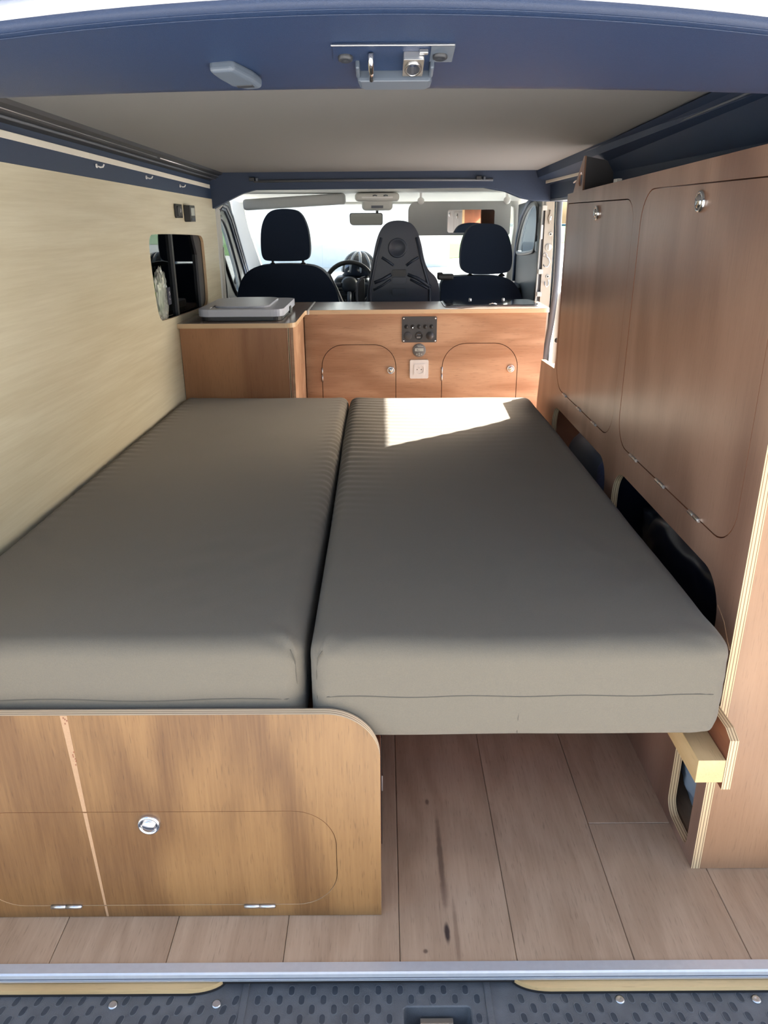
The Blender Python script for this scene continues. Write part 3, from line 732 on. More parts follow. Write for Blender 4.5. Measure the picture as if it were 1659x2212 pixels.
def seam_pts(x0, x1, y0, y1, z, off=0.0, r=0.036):
    pts = []
    for (cx, cy, a0) in ((x0 + r, y1 - r, 90), (x0 + r, y0 + r, 180), (x1 - r, y0 + r, 270), (x1 - r, y1 - r, 0)):
        for i in range(7):
            a = R(a0 + 90 * i / 6); pts.append((cx + (r + off) * math.cos(a), cy + (r + off) * math.sin(a), z))
    return pts
RX0, RX1, RY0, RY1, RZ0, RZ1 = -0.134, 0.616, 1.162, 3.150, 0.397, 0.603
mr = thing('mattress', 'right taupe mattress, its far end in bright sunlight, on the rail by the tall cabinet', 'mattress', (0.24, 2.1, 0.4), 'taupe mattresses')
cover_r = mattress(RX0, RX1, RY0, RY1, RZ0, RZ1, rip_r).build('cover', mr)
b = MB()
pts = [(RX0 + 0.01, 1.20, 0.500), (RX0 + 0.012, RY0 + 0.014, 0.500)] + [(RX0 + 0.03 + (RX1 - RX0 - 0.06) * i / 24, RY0 - 0.0058 + 0.004 * noise.noise(Vector(((RX0 + 0.03 + (RX1 - RX0 - 0.06) * i / 24) * 4.0, RY0 * 2.6, 2.0))), 0.500 + 0.0015 * math.sin(i * 0.9)) for i in range(25)] + [(RX1 - 0.008, RY0 + 0.012, 0.500), (RX1 + 0.0005, 1.22, 0.501)]
b.tube(pts, 0.0012, 'fabric_seam', 6); b.tube([(0.243, RY0 - 0.0045, 0.499), (0.241, RY0 - 0.0035, 0.45), (0.242, RY0 + 0.002, 0.415)], 0.0009, 'fabric_seam', 6)
b.tube([(RX0 + 0.024, RY0 + 0.002, 0.590), (RX0 + 0.016, RY0 + 0.004, 0.575), (RX0 + 0.012, RY0 + 0.006, 0.545), (RX0 + 0.012, RY0 + 0.005, 0.43)], 0.0010, 'fabric_seam', 6)
b.build('seam', mr)
LX0, LX1, LY0, LY1, LZ0, LZ1 = -0.872, -0.147, 1.168, 3.150, 0.3975, 0.606
ml = thing('mattress', 'left taupe mattress in shade, between the pale wall and the right mattress', 'mattress', (-0.5, 2.1, 0.43), 'taupe mattresses')
o = mattress(LX0, LX1, LY0, LY1, LZ0, LZ1, rip_l).build('cover', ml)
for v in o.data.vertices:        # left side follows the tapering wall
    if v.co.x < -0.5:
        lim = wx(v.co.y) + 0.012; f = (v.co.x - (-0.5)) / (LX0 - (-0.5)); v.co.x = -0.5 + f * (lim - (-0.5))
b = MB()
b.tube([(LX1 + 0.000, 1.24, 0.492), (LX1 - 0.010, LY0 + 0.012, 0.492)] + [(LX1 - 0.03 - 0.66 * i / 24, LY0 - 0.0058 + 0.004 * noise.noise(Vector(((LX1 - 0.03 - 0.66 * i / 24) * 4.0, LY0 * 2.6, 1.97))), 0.492 + 0.002 * math.sin(i * 0.5)) for i in range(25)], 0.0012, 'fabric_seam', 6)
b.tube([(LX1 - 0.020, LY0 + 0.002, 0.590), (LX1 - 0.013, LY0 + 0.004, 0.565), (LX1 - 0.011, LY0 + 0.006, 0.50)], 0.0010, 'fabric_seam', 6)
b.build('seam', ml)

# ------------------------------------------------------------------ bench unit (left, under left mattress)
bench = thing('storage_bench', 'golden brown plywood bench front with rounded corner, flap and pale diagonal streak', 'bench', (-0.4, 1.14, 0))
BY = 1.133
out = [(-0.900, 0.002), (-0.010, 0.002)] + [(-0.010 - 0.098 + 0.098 * math.cos(R(a)), 0.382 + 0.098 * math.sin(R(a))) for a in range(0, 91, 6)] + [(-0.900, 0.4815)]
flap_hole = rrect(-0.795, -0.0945, 0.031, 0.265, 0.082, 10)
flap_in = rrect(-0.7938, -0.0957, 0.0322, 0.2638, 0.0808, 10)
b = MB(); b.prism(out, 'xz', BY, BY + 0.018, 'okoume_bench', edge='ply_edge_bench', holes=[flap_hole], hole_edge='beech_edge'); b.build('front_panel', bench)
b = MB(); b.prism(flap_in, 'xz', BY + 0.0004, BY + 0.0174, 'okoume_bench', edge='mahogany_dark'); fl = b.build('flap', bench, label='low lying flap door with rounded ends')
r_ = latch_round(fl, (-0.446, BY + 0.0004, 0.2355), (0, -1, 0), 0.0215)
hinge(fl, (-0.633, BY, 0.0305), (1, 0, 0), 0.060, 0.0042); hinge(fl, (-0.2505, BY, 0.0290), (1, 0, 0), 0.060, 0.0042)
# pale diagonal veneer joint, split at the flap edge
def strk(z0, z1):
    def xc(z): return -0.570 + (0.482 - z) / 0.482 * 0.0145
    def w(z): return 0.0022 + 0.0040 * max(0, (z - 0.16) / 0.32) ** 1.0
    b = MB(); b.prism([(xc(z0) - w(z0), z0), (xc(z0) + w(z0), z0), (xc(z1) + w(z1), z1), (xc(z1) - w(z1), z1)], 'xz', BY - 0.0004, BY + 0.0003, 'veneer_light'); return b
strk(0.266, 0.4805).build('veneer_joint', bench, label='pale diagonal veneer joint'); strk(0.003, 0.0300).build('veneer_joint', bench); b = strk(0.033, 0.263); b.build('veneer_joint', fl)
b = MB()
for (x, z) in ((-0.5705, 0.476), (-0.568, 0.473), (-0.565, 0.470), (-0.569, 0.464), (-0.5655, 0.396), (-0.563, 0.402), (-0.5652, 0.392), (-0.562, 0.382), (-0.5635, 0.374), (-0.5625, 0.387)):
    b.box(x - 0.0011, x + 0.0011, BY - 0.0007, BY, z - 0.0016, z + 0.0016, 'mahogany_dark')
b.build('torn_chip', bench, kind='stuff')
b = MB(); b.box(-0.028, -0.010, BY + 0.018, 3.14, 0.002, 0.380, 'mahogany_dark'); b.build('side_panel', bench)
b = MB(); b.box(-0.0099, -0.0085, 1.30, 1.34, 0.02, 0.30, 'dark_gap'); b.box(-0.0099, -0.006, 1.305, 1.330, 0.16, 0.20, 'steel'); b.build('side_catch', bench)
b = MB(); b.box(-0.79, -0.030, BY + 0.020, 3.14, 0.381, 0.3945, 'mahogany_dark'); b.build('top_board', bench)
b = MB(); b.box(-0.80, -0.04, BY + 0.0185, BY + 0.022, 0.005, 0.375, 'dark_gap'); b.build('gap_light_stop', bench)  # dark sheet added behind the flap gap so no light leaks through

# slatted base pull-out under right mattress: rail + batten
rail = thing('bed_rail', 'layered plywood bed rail with a square pine batten under the right mattress', 'rail', (0.62, 1.15, 0.29))
b = MB(); b.prism([(1.150, 0.294), (3.10, 0.294), (3.10, 0.415), (1.175, 0.415), (1.150, 0.404)], 'yz', 0.630, 0.6465, 'mahogany_dark', edge='ply_edge_rail'); b.build('plywood_rail', rail)
b = MB(); b.box(0.5785, 0.6295, 1.150, 3.10, 0.310, 0.3605, 'pine_batten'); b.build('batten', rail, bevel=0.001)
b = MB()
b.box(-0.006, 0.628, 1.260, 3.10, 0.384, 0.3965, 'mahogany_dark')
tag(b.build('bed_board', rail and None), 'dark bed board carrying the right mattress', 'board')
b = MB(); b.box(-0.006, 0.575, 1.720, 1.732, 0.004, 0.383, 'mahogany_dark'); b.build('shade_board', rail)  # unseen board added under the bed to darken the floor there
b = MB(); b.box(0.5, 0.5675, 1.40, 1.415, 0.300, 0.312, 'ply_edge_tall'); b.build('spacer', rail)

# ------------------------------------------------------------------ tall right cabinet
tall = thing('tall_cabinet', 'tall reddish plywood cabinet with two flap doors along the right side', 'cabinet', (0.75, 2.0, 0))
CX = 0.650; CT = 0.018
out = [(1.245, 0.001), (3.190, 0.001), (3.186, 0.584), (3.150, 0.752), (2.905, 0.762), (2.890, 0.80), (2.892, 1.373), (1.245, 1.417)]
d1 = [(2.118, 0.800), (2.112, 0.760), (2.135, 0.722), (2.190, 0.706), (2.700, 0.700), (2.800, 0.712), (2.872, 0.760), (2.900, 0.860), (2.872, 0.94), (2.862, 1.20), (2.862, 1.325), (2.850, 1.336), (2.230, 1.352), (2.160, 1.344), (2.125, 1.310), (2.120, 1.260)]
door1 = rrect(2.115, 2.872, 0.702, 1.343, (0.085, 0.11, 0.006, 0.07), 8)
door1i = rrect(2.1178, 2.8692, 0.7048, 1.3402, (0.082, 0.107, 0.004, 0.067), 8)
door2 = rrect(1.306, 2.058, 0.712, 1.362, 0.082, 8)
door2i = rrect(1.3085, 2.0555, 0.7145, 1.3595, 0.0795, 8)
cut1 = rrect(2.130, 2.872, 0.36, 0.632, (0.02, 0.02, 0.075, 0.075), 8)
cut2 = rrect(1.322, 2.052, 0.36, 0.642, (0.02, 0.02, 0.085, 0.085), 8)
cut3 = rrect(1.285, 1.403, 0.022, 0.340, (0.02, 0.035, 0.02, 0.02), 8)
b = MB(); b.prism(out, 'yz', CX, CX + CT, 'okoume_tall', edge='ply_edge_tall', holes=[door1, door2, cut1, cut2, cut3], hole_edge=['mahogany_dark', 'mahogany_dark', 'ply_edge_tall', 'ply_edge_tall', 'ply_edge_tall']); b.build('side_panel', tall)
b = MB(); b.prism(door1i, 'yz', CX + 0.0006, CX + CT - 0.0006, 'okoume_tall', edge='mahogany_dark'); dd1 = b.build('door', tall, label='narrow far flap door with chrome lock')
b = MB(); b.prism(door2i, 'yz', CX + 0.0006, CX + CT - 0.0006, 'okoume_tall', edge='mahogany_dark'); dd2 = b.build('door', tall, label='wide near flap door with chrome lock')
latch_round(dd1, (CX, 2.478, 1.309), (-1, 0, 0), 0.0215); latch_round(dd2, (CX, 1.677, 1.327), (-1, 0, 0), 0.0215)
for y, z in ((2.700, 0.7035), (2.488, 0.7035), (2.296, 0.7035)): hinge(dd1, (CX, y, z), (0, 1, 0), 0.048, 0.0040, (-1, 0, 0))
for y, z in ((1.902, 0.7135), (1.698, 0.7135), (1.488, 0.7135)): hinge(dd2, (CX, y, z), (0, 1, 0), 0.056, 0.0042, (-1, 0, 0))
b = MB(); b.box(CX + CT + 0.001, CX + CT + 0.003, 1.27, 2.872, 0.68, 1.35, 'dark_gap')  # dark sheet added behind both door gaps to keep light out
b.box(0.72, 0.94, 1.270, 2.88, 0.650, 0.668, 'mahogany_dark'); b.build('gap_light_stop', tall)
b = MB(); b.box(CX + CT + 0.0005, 0.955, 1.2455, 1.2620, 0.001, 1.425, 'okoume_end'); b.build('end_panel', tall)
b = MB(); b.box(CX + CT + 0.0005, 0.80, 2.874, 2.890, 0.78, 1.37, 'mahogany_dark'); b.build('far_end_panel', tall)
b = MB(); b.box(CX + CT + 0.0005, 0.955, 3.170, 3.185, 0.001, 0.714, 'mahogany_dark'); b.build('far_end_panel', tall)
b = MB(); b.box(0.667, 0.955, 1.262, 2.888, 1.366, 1.372, 'mahogany_dark'); b.box(0.669, 0.955, 2.874, 3.186, 0.715, 0.730, 'okoume_tall'); b.build('top_panel', tall)
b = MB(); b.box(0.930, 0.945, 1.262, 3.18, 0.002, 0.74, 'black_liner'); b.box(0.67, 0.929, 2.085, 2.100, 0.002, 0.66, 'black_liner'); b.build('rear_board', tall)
# thin trailing thread / scratch line near the front edge
b = MB(); b.tube([(CX - 0.0006, y, z) for y, z in ((1.322, 0.592), (1.305, 0.584), (1.285, 0.573), (1.262, 0.548), (1.247, 0.536))], 0.0008, 'veneer_light', 5); b.build('scratch', tall, label='fine pale scratch beside the cut-out')
# things inside the cut-outs
tag(blob('folded_blanket', (0.80, 2.30, 0.44), (0.11, 0.16, 0.15), 'dusty_cloth', 0.2, 2, seed=3), 'dark blue bundle inside the far cut-out of the tall cabinet', 'blanket')
tag(blob('grey_case', (0.80, 2.70, 0.42), (0.11, 0.17, 0.16), 'rubber_grey', 0.12, 1.5, seed=8), 'dark grey rounded case inside the far cut-out, nearest the cab', 'case')
tag(blob('bin_bag', (0.80, 1.69, 0.46), (0.118, 0.36, 0.15), 'black_liner', 0.12, 4.0, seed=11), 'shiny black bag filling the near cut-out of the tall cabinet', 'bag')
tag(blob('plastic_bag', (0.75, 1.40, 0.12), (0.06, 0.09, 0.105), 'bag_pale', 0.30, 3.0, seed=14), 'pale blue bag behind the low cut-out by the floor', 'bag')

# ------------------------------------------------------------------ kitchen block
KZ = 0.905
kb = thing('corner_cabinet', 'brown plywood corner cabinet against the pale wall, under the grey fridge lid', 'cabinet', (-0.6, 3.3, 0))
b = MB(); b.box(-0.828, -0.378, 3.170, 3.182, 0.001, 0.885, 'okoume_box'); b.build('front_panel', kb)
b = MB(); b.box(-0.378, -0.366, 3.170, 3.60, 0.001, 0.885, 'okoume_kitchen'); b.build('side_panel', kb)
b = MB()
for i, c_ in enumerate(('mahogany_dark', 'beech_edge', 'dark_gap', 'beech_edge', 'mahogany_dark')):
    b.box(-0.3925 + i * 0.0028, -0.3897 + i * 0.0028, 3.1685, 3.1705, 0.001, 0.885, c_)
b.build('edge_strip', kb)
kit = thing('kitchen_cabinet', 'long low reddish kitchen cabinet behind the beds with two round-topped doors', 'cabinet', (0.2, 3.7, 0))
KY = 3.64
ho1 = rrect(-0.292, 0.062, 0.18, 0.743, (0.10, 0.10, 0.105, 0.105), 10); hi1 = rrect(-0.2892, 0.0592, 0.183, 0.7402, (0.097, 0.097, 0.102, 0.102), 10)
ho2 = rrect(0.279, 0.640, 0.18, 0.747, (0.10, 0.10, 0.115, 0.115), 10); hi2 = rrect(0.2818, 0.6372, 0.183, 0.7442, (0.097, 0.097, 0.112, 0.112), 10)
b = MB(); b.prism([(-0.366, 0.001), (0.745, 0.001), (0.757, 0.60), (0.762, 0.885), (-0.366, 0.885)], 'xz', KY, KY + 0.015, 'okoume_kitchen', edge='beech_edge', holes=[ho1, ho2], hole_edge='mahogany_dark'); b.build('front_panel', kit)
for h_, kx, kz, hx_, hz_ in ((hi1, 0.036, 0.621, -0.2905, 0.600), (hi2, 0.607, 0.626, 0.2800, 0.602)):
    b = MB(); b.prism(h_, 'xz', KY + 0.0005, KY + 0.0145, 'okoume_kitchen', edge='mahogany_dark'); d_ = b.build('door', kit, label='round-topped door')
    latch_round(d_, (kx, KY, kz), (0, -1, 0), 0.0180, 'knob'); hinge(d_, (hx_, KY, hz_), (0, 0, 1), 0.066, 0.0040)
b = MB(); b.box(-0.35, 0.74, KY + 0.016, KY + 0.018, 0.01, 0.88, 'dark_gap'); b.box(0.745, 0.758, KY + 0.016, 3.96, 0.001, 0.885, 'okoume_kitchen'); b.box(-0.82, 0.745, 3.945, 3.96, 0.001, 0.885, 'mahogany_dark'); b.build('carcass', kit)  # dark front sheet is added to block light at the door gaps
def counter(outline, name, lab):
    t_ = thing(name, lab, 'worktop', (outline[0][0], outline[0][1], KZ - 0.02))
    b = MB(); b.prism(outline, 'xy', KZ - 0.0195, KZ - 0.0012, 'beech_edge'); b.build('core', t_, label='pale wooden edge')
    b = MB(); b.prism(outline, 'xy', KZ - 0.0012, KZ, 'counter_laminate'); b.build('laminate', t_, label='brown-grey laminate top')
    return t_
left_out = [(-0.832, 3.150), (-0.395, 3.150)] + [(-0.395 + 0.04 * math.sin(R(a)), 3.190 - 0.04 * math.cos(R(a))) for a in range(15, 91, 15)] + [(-0.355, 3.59), (-0.348, 3.598), (-0.348, 3.97), (-0.803, 3.97)]
counter(left_out, 'corner_worktop', 'dark laminate corner worktop with pale edge under the grey fridge lid')
right_out = [(-0.3375, 3.610), (0.745, 3.625)] + [(0.745 + 0.03 * math.sin(R(a)), 3.655 - 0.03 * math.cos(R(a))) for a in range(15, 91, 15)] + [(0.778, 3.97), (-0.3375, 3.97)]
counter(right_out, 'kitchen_worktop', 'long laminate worktop with pale edge in front of the cab seats')
b = MB(); b.box(-0.3465, -0.3385, 3.598, 3.97, KZ - 0.0195, KZ + 0.0012, 'white_plastic'); 
tag(b.build('joint_strip', bevel=0.001), 'narrow white strip joining the two worktops', 'strip')

# fridge lid box
fr = thing('cool_box', 'flat grey top-opening fridge lid with black gasket on the corner worktop', 'fridge', (-0.58, 3.4, KZ))
base = rrect(-0.752, -0.418, 3.215, 3.690, 0.045, 6)
b = MB(); b.prism(base, 'xy', KZ + 0.0003, KZ + 0.018, 'rubber'); b.build('gasket', fr, bevel=0.003)
lid = rrect(-0.762, -0.408, 3.205, 3.700, 0.05, 6)
b = MB(); b.prism(lid, 'xy', KZ + 0.0185, KZ + 0.048, 'fridge_lid'); b.build('lid', fr, bevel=0.008, bseg=3)
b = MB(); b.prism(rrect(-0.705, -0.475, 3.255, 3.655, 0.06, 6), 'xy', KZ + 0.0475, KZ + 0.056, 'fridge_lid'); b.build('raised_panel', fr, bevel=0.007, bseg=3)
b = MB(); b.tube([(-0.712, 3.24, KZ + 0.050), (-0.712, 3.67, KZ + 0.050)], 0.0022, 'steel', 6); b.build('hinge_line', fr)
b = MB(); b.box(-0.412, -0.4035, 3.43, 3.475, KZ + 0.008, KZ + 0.036, 'black_plastic'); b.build('clasp', fr, bevel=0.002)

# sink / hob glass lid
hob = thing('hob', 'black glass hob lid with two silver studs at the right end of the worktop', 'hob', (0.5, 3.8, KZ))
b = MB(); b.prism(rrect(0.290, 0.745, 3.690, 3.960, 0.03, 5), 'xy', KZ + 0.0003, KZ + 0.004, 'steel'); b.build('rim', hob, bevel=0.001)
b = MB(); b.prism(rrect(0.298, 0.737, 3.698, 3.952, 0.028, 5), 'xy', KZ + 0.0042, KZ + 0.010, 'hob_glass'); b.build('glass_lid', hob, bevel=0.002)
for x in (0.435, 0.600):
    b = MB(); b.lathe([(0.008, 0), (0.008, 0.003), (0.006, 0.007), (0, 0.0085)], 'chrome', (x, 3.93, KZ + 0.0102), (0, 0, 1), 16); b.build('glass_stud', hob)
b = MB(); b.tube([(0.50, 3.70, KZ + 0.012), (0.515, 3.70, KZ + 0.017), (0.535, 3.70, KZ + 0.012)], 0.003, 'chrome', 8); b.build('handle', hob)

# control panel, monitor, socket
cp = thing('switch_panel', 'black control panel with round push buttons on the kitchen front', 'control panel', (0.17, KY, 0.81))
b = MB(); b.prism(rrect(0.089, 0.252, 0.7515, 0.8700, 0.006, 4), 'xz', KY - 0.004, KY - 0.0006, 'charcoal_plastic'); b.build('plate', cp, bevel=0.001)
for x, z in ((0.0965, 0.862), (0.2445, 0.862), (0.0965, 0.759), (0.2445, 0.759)):
    b = MB(); b.lathe([(0.0045, 0), (0.0045, 0.0015), (0.002, 0.0028), (0, 0.0028)], 'chrome', (x, KY - 0.004, z), (0, -1, 0), 12); b.build('screw', cp)
for i in range(5):
    x = 0.110 + i * 0.0293
    b = MB(); b.lathe([(0.0100, 0), (0.0100, 0.002), (0.0085, 0.0040), (0.0078, 0.0030), (0.0070, 0.0030), (0.0062, 0.0060), (0, 0.0064)], 'black_plastic', (x, KY - 0.004, 0.824), (0, -1, 0), 20); bt = b.build('push_button', cp)
    if i == 1:
        b = MB(); b.lathe([(0.0022, 0), (0.0015, 0.0008), (0, 0.001)], 'led_white', (x, KY - 0.0104, 0.820), (0, -1, 0), 10); b.build('indicator', bt, label='small white light')
b = MB(); b.lathe([(0.0185, 0), (0.0185, 0.003), (0.0165, 0.0045), (0.0150, 0.003), (0.0, 0.003)], 'black_plastic', (0.1695, KY - 0.004, 0.782), (0, -1, 0), 26)
b.box(0.160, 0.179, KY - 0.0085, KY - 0.007, 0.7865, 0.7905, 'grey_plastic'); b.box(0.158, 0.176, KY - 0.0085, KY - 0.007, 0.771, 0.779, 'monitor_face'); b.build('usb_socket', cp)
b = MB(); b.lathe([(0.0190, 0), (0.0190, 0.004), (0.0175, 0.006), (0.0155, 0.005), (0.0150, 0.008), (0, 0.009)], 'charcoal_plastic', (0.221, KY - 0.004, 0.782), (0, -1, 0), 26); b.build('socket_cap', cp)
b = MB(); b.lathe([(0.0190, 0), (0.0190, 0.002), (0.0175, 0.003), (0.0, 0.003)], 'charcoal_plastic', (0.1165, KY - 0.004, 0.782), (0, -1, 0), 26); b.build('blank_cap', cp)

mo = thing('battery_monitor', 'round grey battery monitor with small display between control panel and socket', 'gauge', (0.17, KY, 0.714))
b = MB(); b.lathe([(0.0315, 0), (0.0315, 0.0030), (0.0295, 0.0050), (0.0, 0.0050)], 'monitor_face', (0.1705, KY, 0.7145), (0, -1, 0), 32); b.build('body', mo)
b = MB(); b.box(0.150, 0.191, KY - 0.0062, KY - 0.0051, 0.7105, 0.7245, 'lcd'); b.build('display', mo)
b = MB(); b.box(0.163, 0.189, KY - 0.0060, KY - 0.0051, 0.7310, 0.7335, 'lcd'); b.box(0.160, 0.180, KY - 0.0060, KY - 0.0051, 0.7380, 0.7395, 'lcd')
b.box(0.160, 0.164, KY - 0.0068, KY - 0.0061, 0.713, 0.720, 'monitor_face'); b.box(0.167, 0.171, KY - 0.0068, KY - 0.0061, 0.713, 0.717, 'monitor_face'); b.build('display_print', mo)
for dx, dz in ((-0.011, 0), (0, 0.004), (0, -0.004), (0.011, 0)):
    b = MB(); b.lathe([(0.0034, 0.0050), (0.0034, 0.0066), (0.0020, 0.0070), (0.0016, 0.0062), (0, 0.0062)], 'lcd', (0.1705 + dx, KY, 0.6965 + dz), (0, -1, 0), 12); b.build('key', mo)
so = thing('power_socket', 'square cream mains socket on the kitchen front below the round gauge', 'socket', (0.17, KY, 0.626))
b = MB(); b.prism(rrect(0.127, 0.2155, 0.5815, 0.6700, 0.007, 5), 'xz', KY - 0.007, KY, 'white_plastic'); b.build('frame', so, bevel=0.002)
b = MB(); b.prism(rrect(0.146, 0.197, 0.600, 0.651, 0.003, 3), 'xz', KY - 0.0088, KY - 0.0071, 'white_plastic', holes=[rrect(0.151, 0.192, 0.605, 0.646, 0.018, 5)]); b.build('insert', so, bevel=0.0006)
for x in (0.1615, 0.1815):
    b = MB(); b.lathe([(0.0022, 0), (0.0022, 0.0006), (0, 0.0006)], 'black_plastic', (x, KY - 0.0071, 0.6245), (0, -1, 0), 10); b.build('pin_hole', so)
b = MB(); b.lathe([(0.0020, 0), (0.0020, 0.003), (0, 0.004)], 'steel', (0.1715, KY - 0.0071, 0.633), (0, -1, 0), 10); b.build('earth_pin', so)

# ------------------------------------------------------------------ B pillars and side door opening
bp_ = thing('door_pillar', 'beige painted door pillar with holes beside the right side door opening', 'pillar', (0.83, 4.0, 0))
b = MB(); b.prism([(0.806, 0.02), (0.838, 0.02), (0.850, 0.40), (0.858, 0.90), (0.856, 1.15), (0.847, 1.395), (0.806, 1.395), (0.806, 0.9)], 'xz', 4.05, 4.13, 'body_paint'); b.build('post', bp_, bevel=0.004)
b = MB(); b.prism([(0.790, 0.02), (0.806, 0.02), (0.806, 1.35), (0.790, 1.35)], 'xz', 4.060, 4.14, 'charcoal_plastic'); b.build('inner_trim', bp_, bevel=0.003)
b = MB(); b.tube([(0.7855, 4.055, 0.02), (0.786, 4.055, 0.9), (0.792, 4.055, 1.37)], 0.005, 'cream_trim', 8); b.build('trim_edge', bp_)
b = MB(); 
for z in (1.340, 1.04, 0.93): b.box(0.788, 0.812, 4.040, 4.052, z - 0.012, z + 0.012, 'cream_trim')
b.build('clip', bp_, bevel=0.003)
b = MB(); b.prism(rrect(0.788, 0.798, 1.195, 1.262, 0.003, 3), 'xz', 4.040, 4.050, 'white_plastic'); b.build('sticker', bp_, label='narrow white sticker')
b = MB(); b.lathe([(0.0175, 0), (0.0175, 0.003), (0.014, 0.006), (0, 0.006)], 'cream_trim', (0.832, 4.0495, 1.157), (0, -1, 0), 20); b.box(0.8300, 0.8340, 4.040, 4.044, 1.143, 1.171, 'body_paint'); b.build('round_plug', bp_)
for z in (1.218, 1.016):
    b = MB(); b.lathe([(0.0095, 0), (0.0095, 0.003), (0.004, 0.003), (0.004, 0.001), (0, 0.001)], 'cream_trim', (0.838, 4.0495, z), (0, -1, 0), 16); b.lathe([(0.0042, 0.0032), (0, 0.0033)], 'black_plastic', (0.838, 4.0495, z), (0, -1, 0), 12); b.build('grommet', bp_)
b = MB(); b.tube([(0.826 + 0.004 * math.sin(i), 4.044, 1.33 - i * 0.008) for i in range(9)], 0.0035, 'brass_dull', 8); b.tube([(0.831, 4.043, 1.300), (0.831, 4.043, 1.283)], 0.005, 'white_plastic', 8); b.build('wire_loom', bp_)
b = MB(); b.tube([(0.812, 4.040, 1.112), (0.808, 4.036, 1.124), (0.816, 4.034, 1.130), (0.824, 4.034, 1.122), (0.823, 4.034, 1.112), (0.834, 4.034, 1.104), (0.841, 4.034, 1.085), (0.832, 4.034, 1.064), (0.818, 4.034, 1.064), (0.810, 4.036, 1.074)], 0.0030, 'steel', 8); tag(b.build('curved_hook'), 'bent metal hook on the beige door pillar', 'hook')
b = MB(); b.tube([(0.842, 4.040, 1.000), (0.842, 4.036, 0.975), (0.834, 4.036, 0.965), (0.826, 4.036, 0.975), (0.822, 4.036, 0.992)], 0.0026, 'steel', 8); tag(b.build('pillar_hook'), 'small wire hook low on the beige door pillar, above the worktop', 'hook')
b = MB(); b.tube([(0.885, 4.045, 1.405), (0.872, 4.045, 1.375), (0.873, 4.045, 1.28), (0.880, 4.045, 1.187), (0.883, 4.045, 1.009), (0.880, 4.045, 0.90), (0.872, 4.045, 0.779), (0.850, 4.045, 0.600), (0.836, 4.045, 0.50), (0.83, 4.045, 0.05)], 0.0155, 'rubber_grey', 12)
b.tube([(0.965, 3.95, 1.392), (0.90, 4.03, 1.397), (0.880, 4.045, 1.392)], 0.014, 'rubber_grey', 12)
tag(b.build('door_seal'), 'dark rubber seal curving down beside the beige door pillar', 'seal')
b = MB(); b.box(0.795, 0.865, 2.90, 4.022, 1.368, 1.378, 'grey_plastic'); b.tube([(0.800, 2.90, 1.372), (0.800, 4.04, 1.372)], 0.005, 'steel', 8); tag(b.build('door_track'), 'grey upper track of the side door above the opening', 'track')
sd = thing('side_door_step', 'white painted door sill with small dark buffer in the side opening', 'sill', (0.92, 3.7, 0.5))
b = MB(); b.prism([(3.95, 0.02), (3.95, 0.60), (4.04, 0.94), (4.12, 0.94), (4.12, 0.02)], 'yz', 0.905, 0.940, 'white_paint'); b.build('panel', sd, bevel=0.003)
b = MB(); b.lathe([(0.012, 0), (0.012, 0.006), (0.008, 0.012), (0, 0.013)], 'rubber', (0.905, 4.02, 0.700), (-1, 0, 0), 16); b.build('buffer', sd)
b = MB(); b.box(0.80, 0.945, 3.20, 4.04, -0.02, 0.02, 'white_paint'); b.build('tread', sd)

# ------------------------------------------------------------------ cab
b = MB(); b.box(-0.95, 0.95, 4.0, 5.9, -0.08, -0.05, 'dash_plastic'); b.box(-0.95, 0.95, 3.97, 4.0, -0.1, -0.012, 'dash_plastic'); struct(b.build('trim_5'))
# headliner over the cab
b = MB(); b.prism([(3.965, 1.452), (4.85, 1.430), (5.33, 1.395), (5.35, 1.415), (5.15, 1.52), (3.965, 1.52)], 'yz', -0.93, 0.93, 'cream_trim'); struct(b.build('trim_6', bevel=0.01, bseg=3))
# windscreen surround with pillars (cream) and windscreen
ws = smooth_loop([(-0.910, 1.355), (-0.86, 1.380), (0.80, 1.380), (0.872, 1.35), (0.83, 0.90), (0.81, 0.84), (-0.74, 0.84), (-0.775, 0.90)], 1)
b = MB(); b.prism([(-0.98, 0.3), (0.98, 0.3), (0.98, 1.46), (-0.98, 1.46)], 'xz', 5.35, 5.39, 'cream_trim', holes=[ws]); wf = struct(b.build('wall_front', bevel=0.008, bseg=3))
b = MB(); b.prism([(5.395, 1.42), (5.405, 1.42), (5.82, 0.86), (5.81, 0.86)], 'yz', -0.93, 0.93, 'clear_glass'); struct(b.build('window_2'))
# front doors
dl = smooth_loop([(4.38, 1.16), (4.36, 1.27), (4.44, 1.32), (4.58, 1.27), (4.78, 1.10), (4.95, 0.93), (4.93, 0.86), (4.76, 0.87), (4.56, 1.02)], 2)
def cab_door(n, sx, hole, lab_):
    x0, x1 = (-0.897, -0.885) if sx < 0 else (0.885, 0.897)
    b = MB(); b.prism([(4.14, -0.05), (5.34, -0.05), (5.34, 0.95), (4.95, 1.22), (4.80, 1.395), (4.14, 1.395)] if sx < 0 else [(4.14, -0.05), (5.34, -0.05), (5.34, 1.375), (4.14, 1.415)], 'yz', x0, x1, 'dash_plastic', holes=[hole])
    d = struct(b.build('door_%d' % n, bevel=0.006))
    b = MB(); xi = x1 if sx < 0 else x0
    b.tube([(xi + 0.003 * -sx, p[0], p[1]) for p in hole], 0.012, 'rubber', 8, closed=True); b.build('rubber_seal', d)
    b = MB(); xm = (x0 + x1) / 2; b.prism(hole, 'yz', xm - 0.002, xm + 0.002, 'door_glass'); b.build('pane', d)
    return d
cab_door(1, -1, dl, '')
b = MB(); 
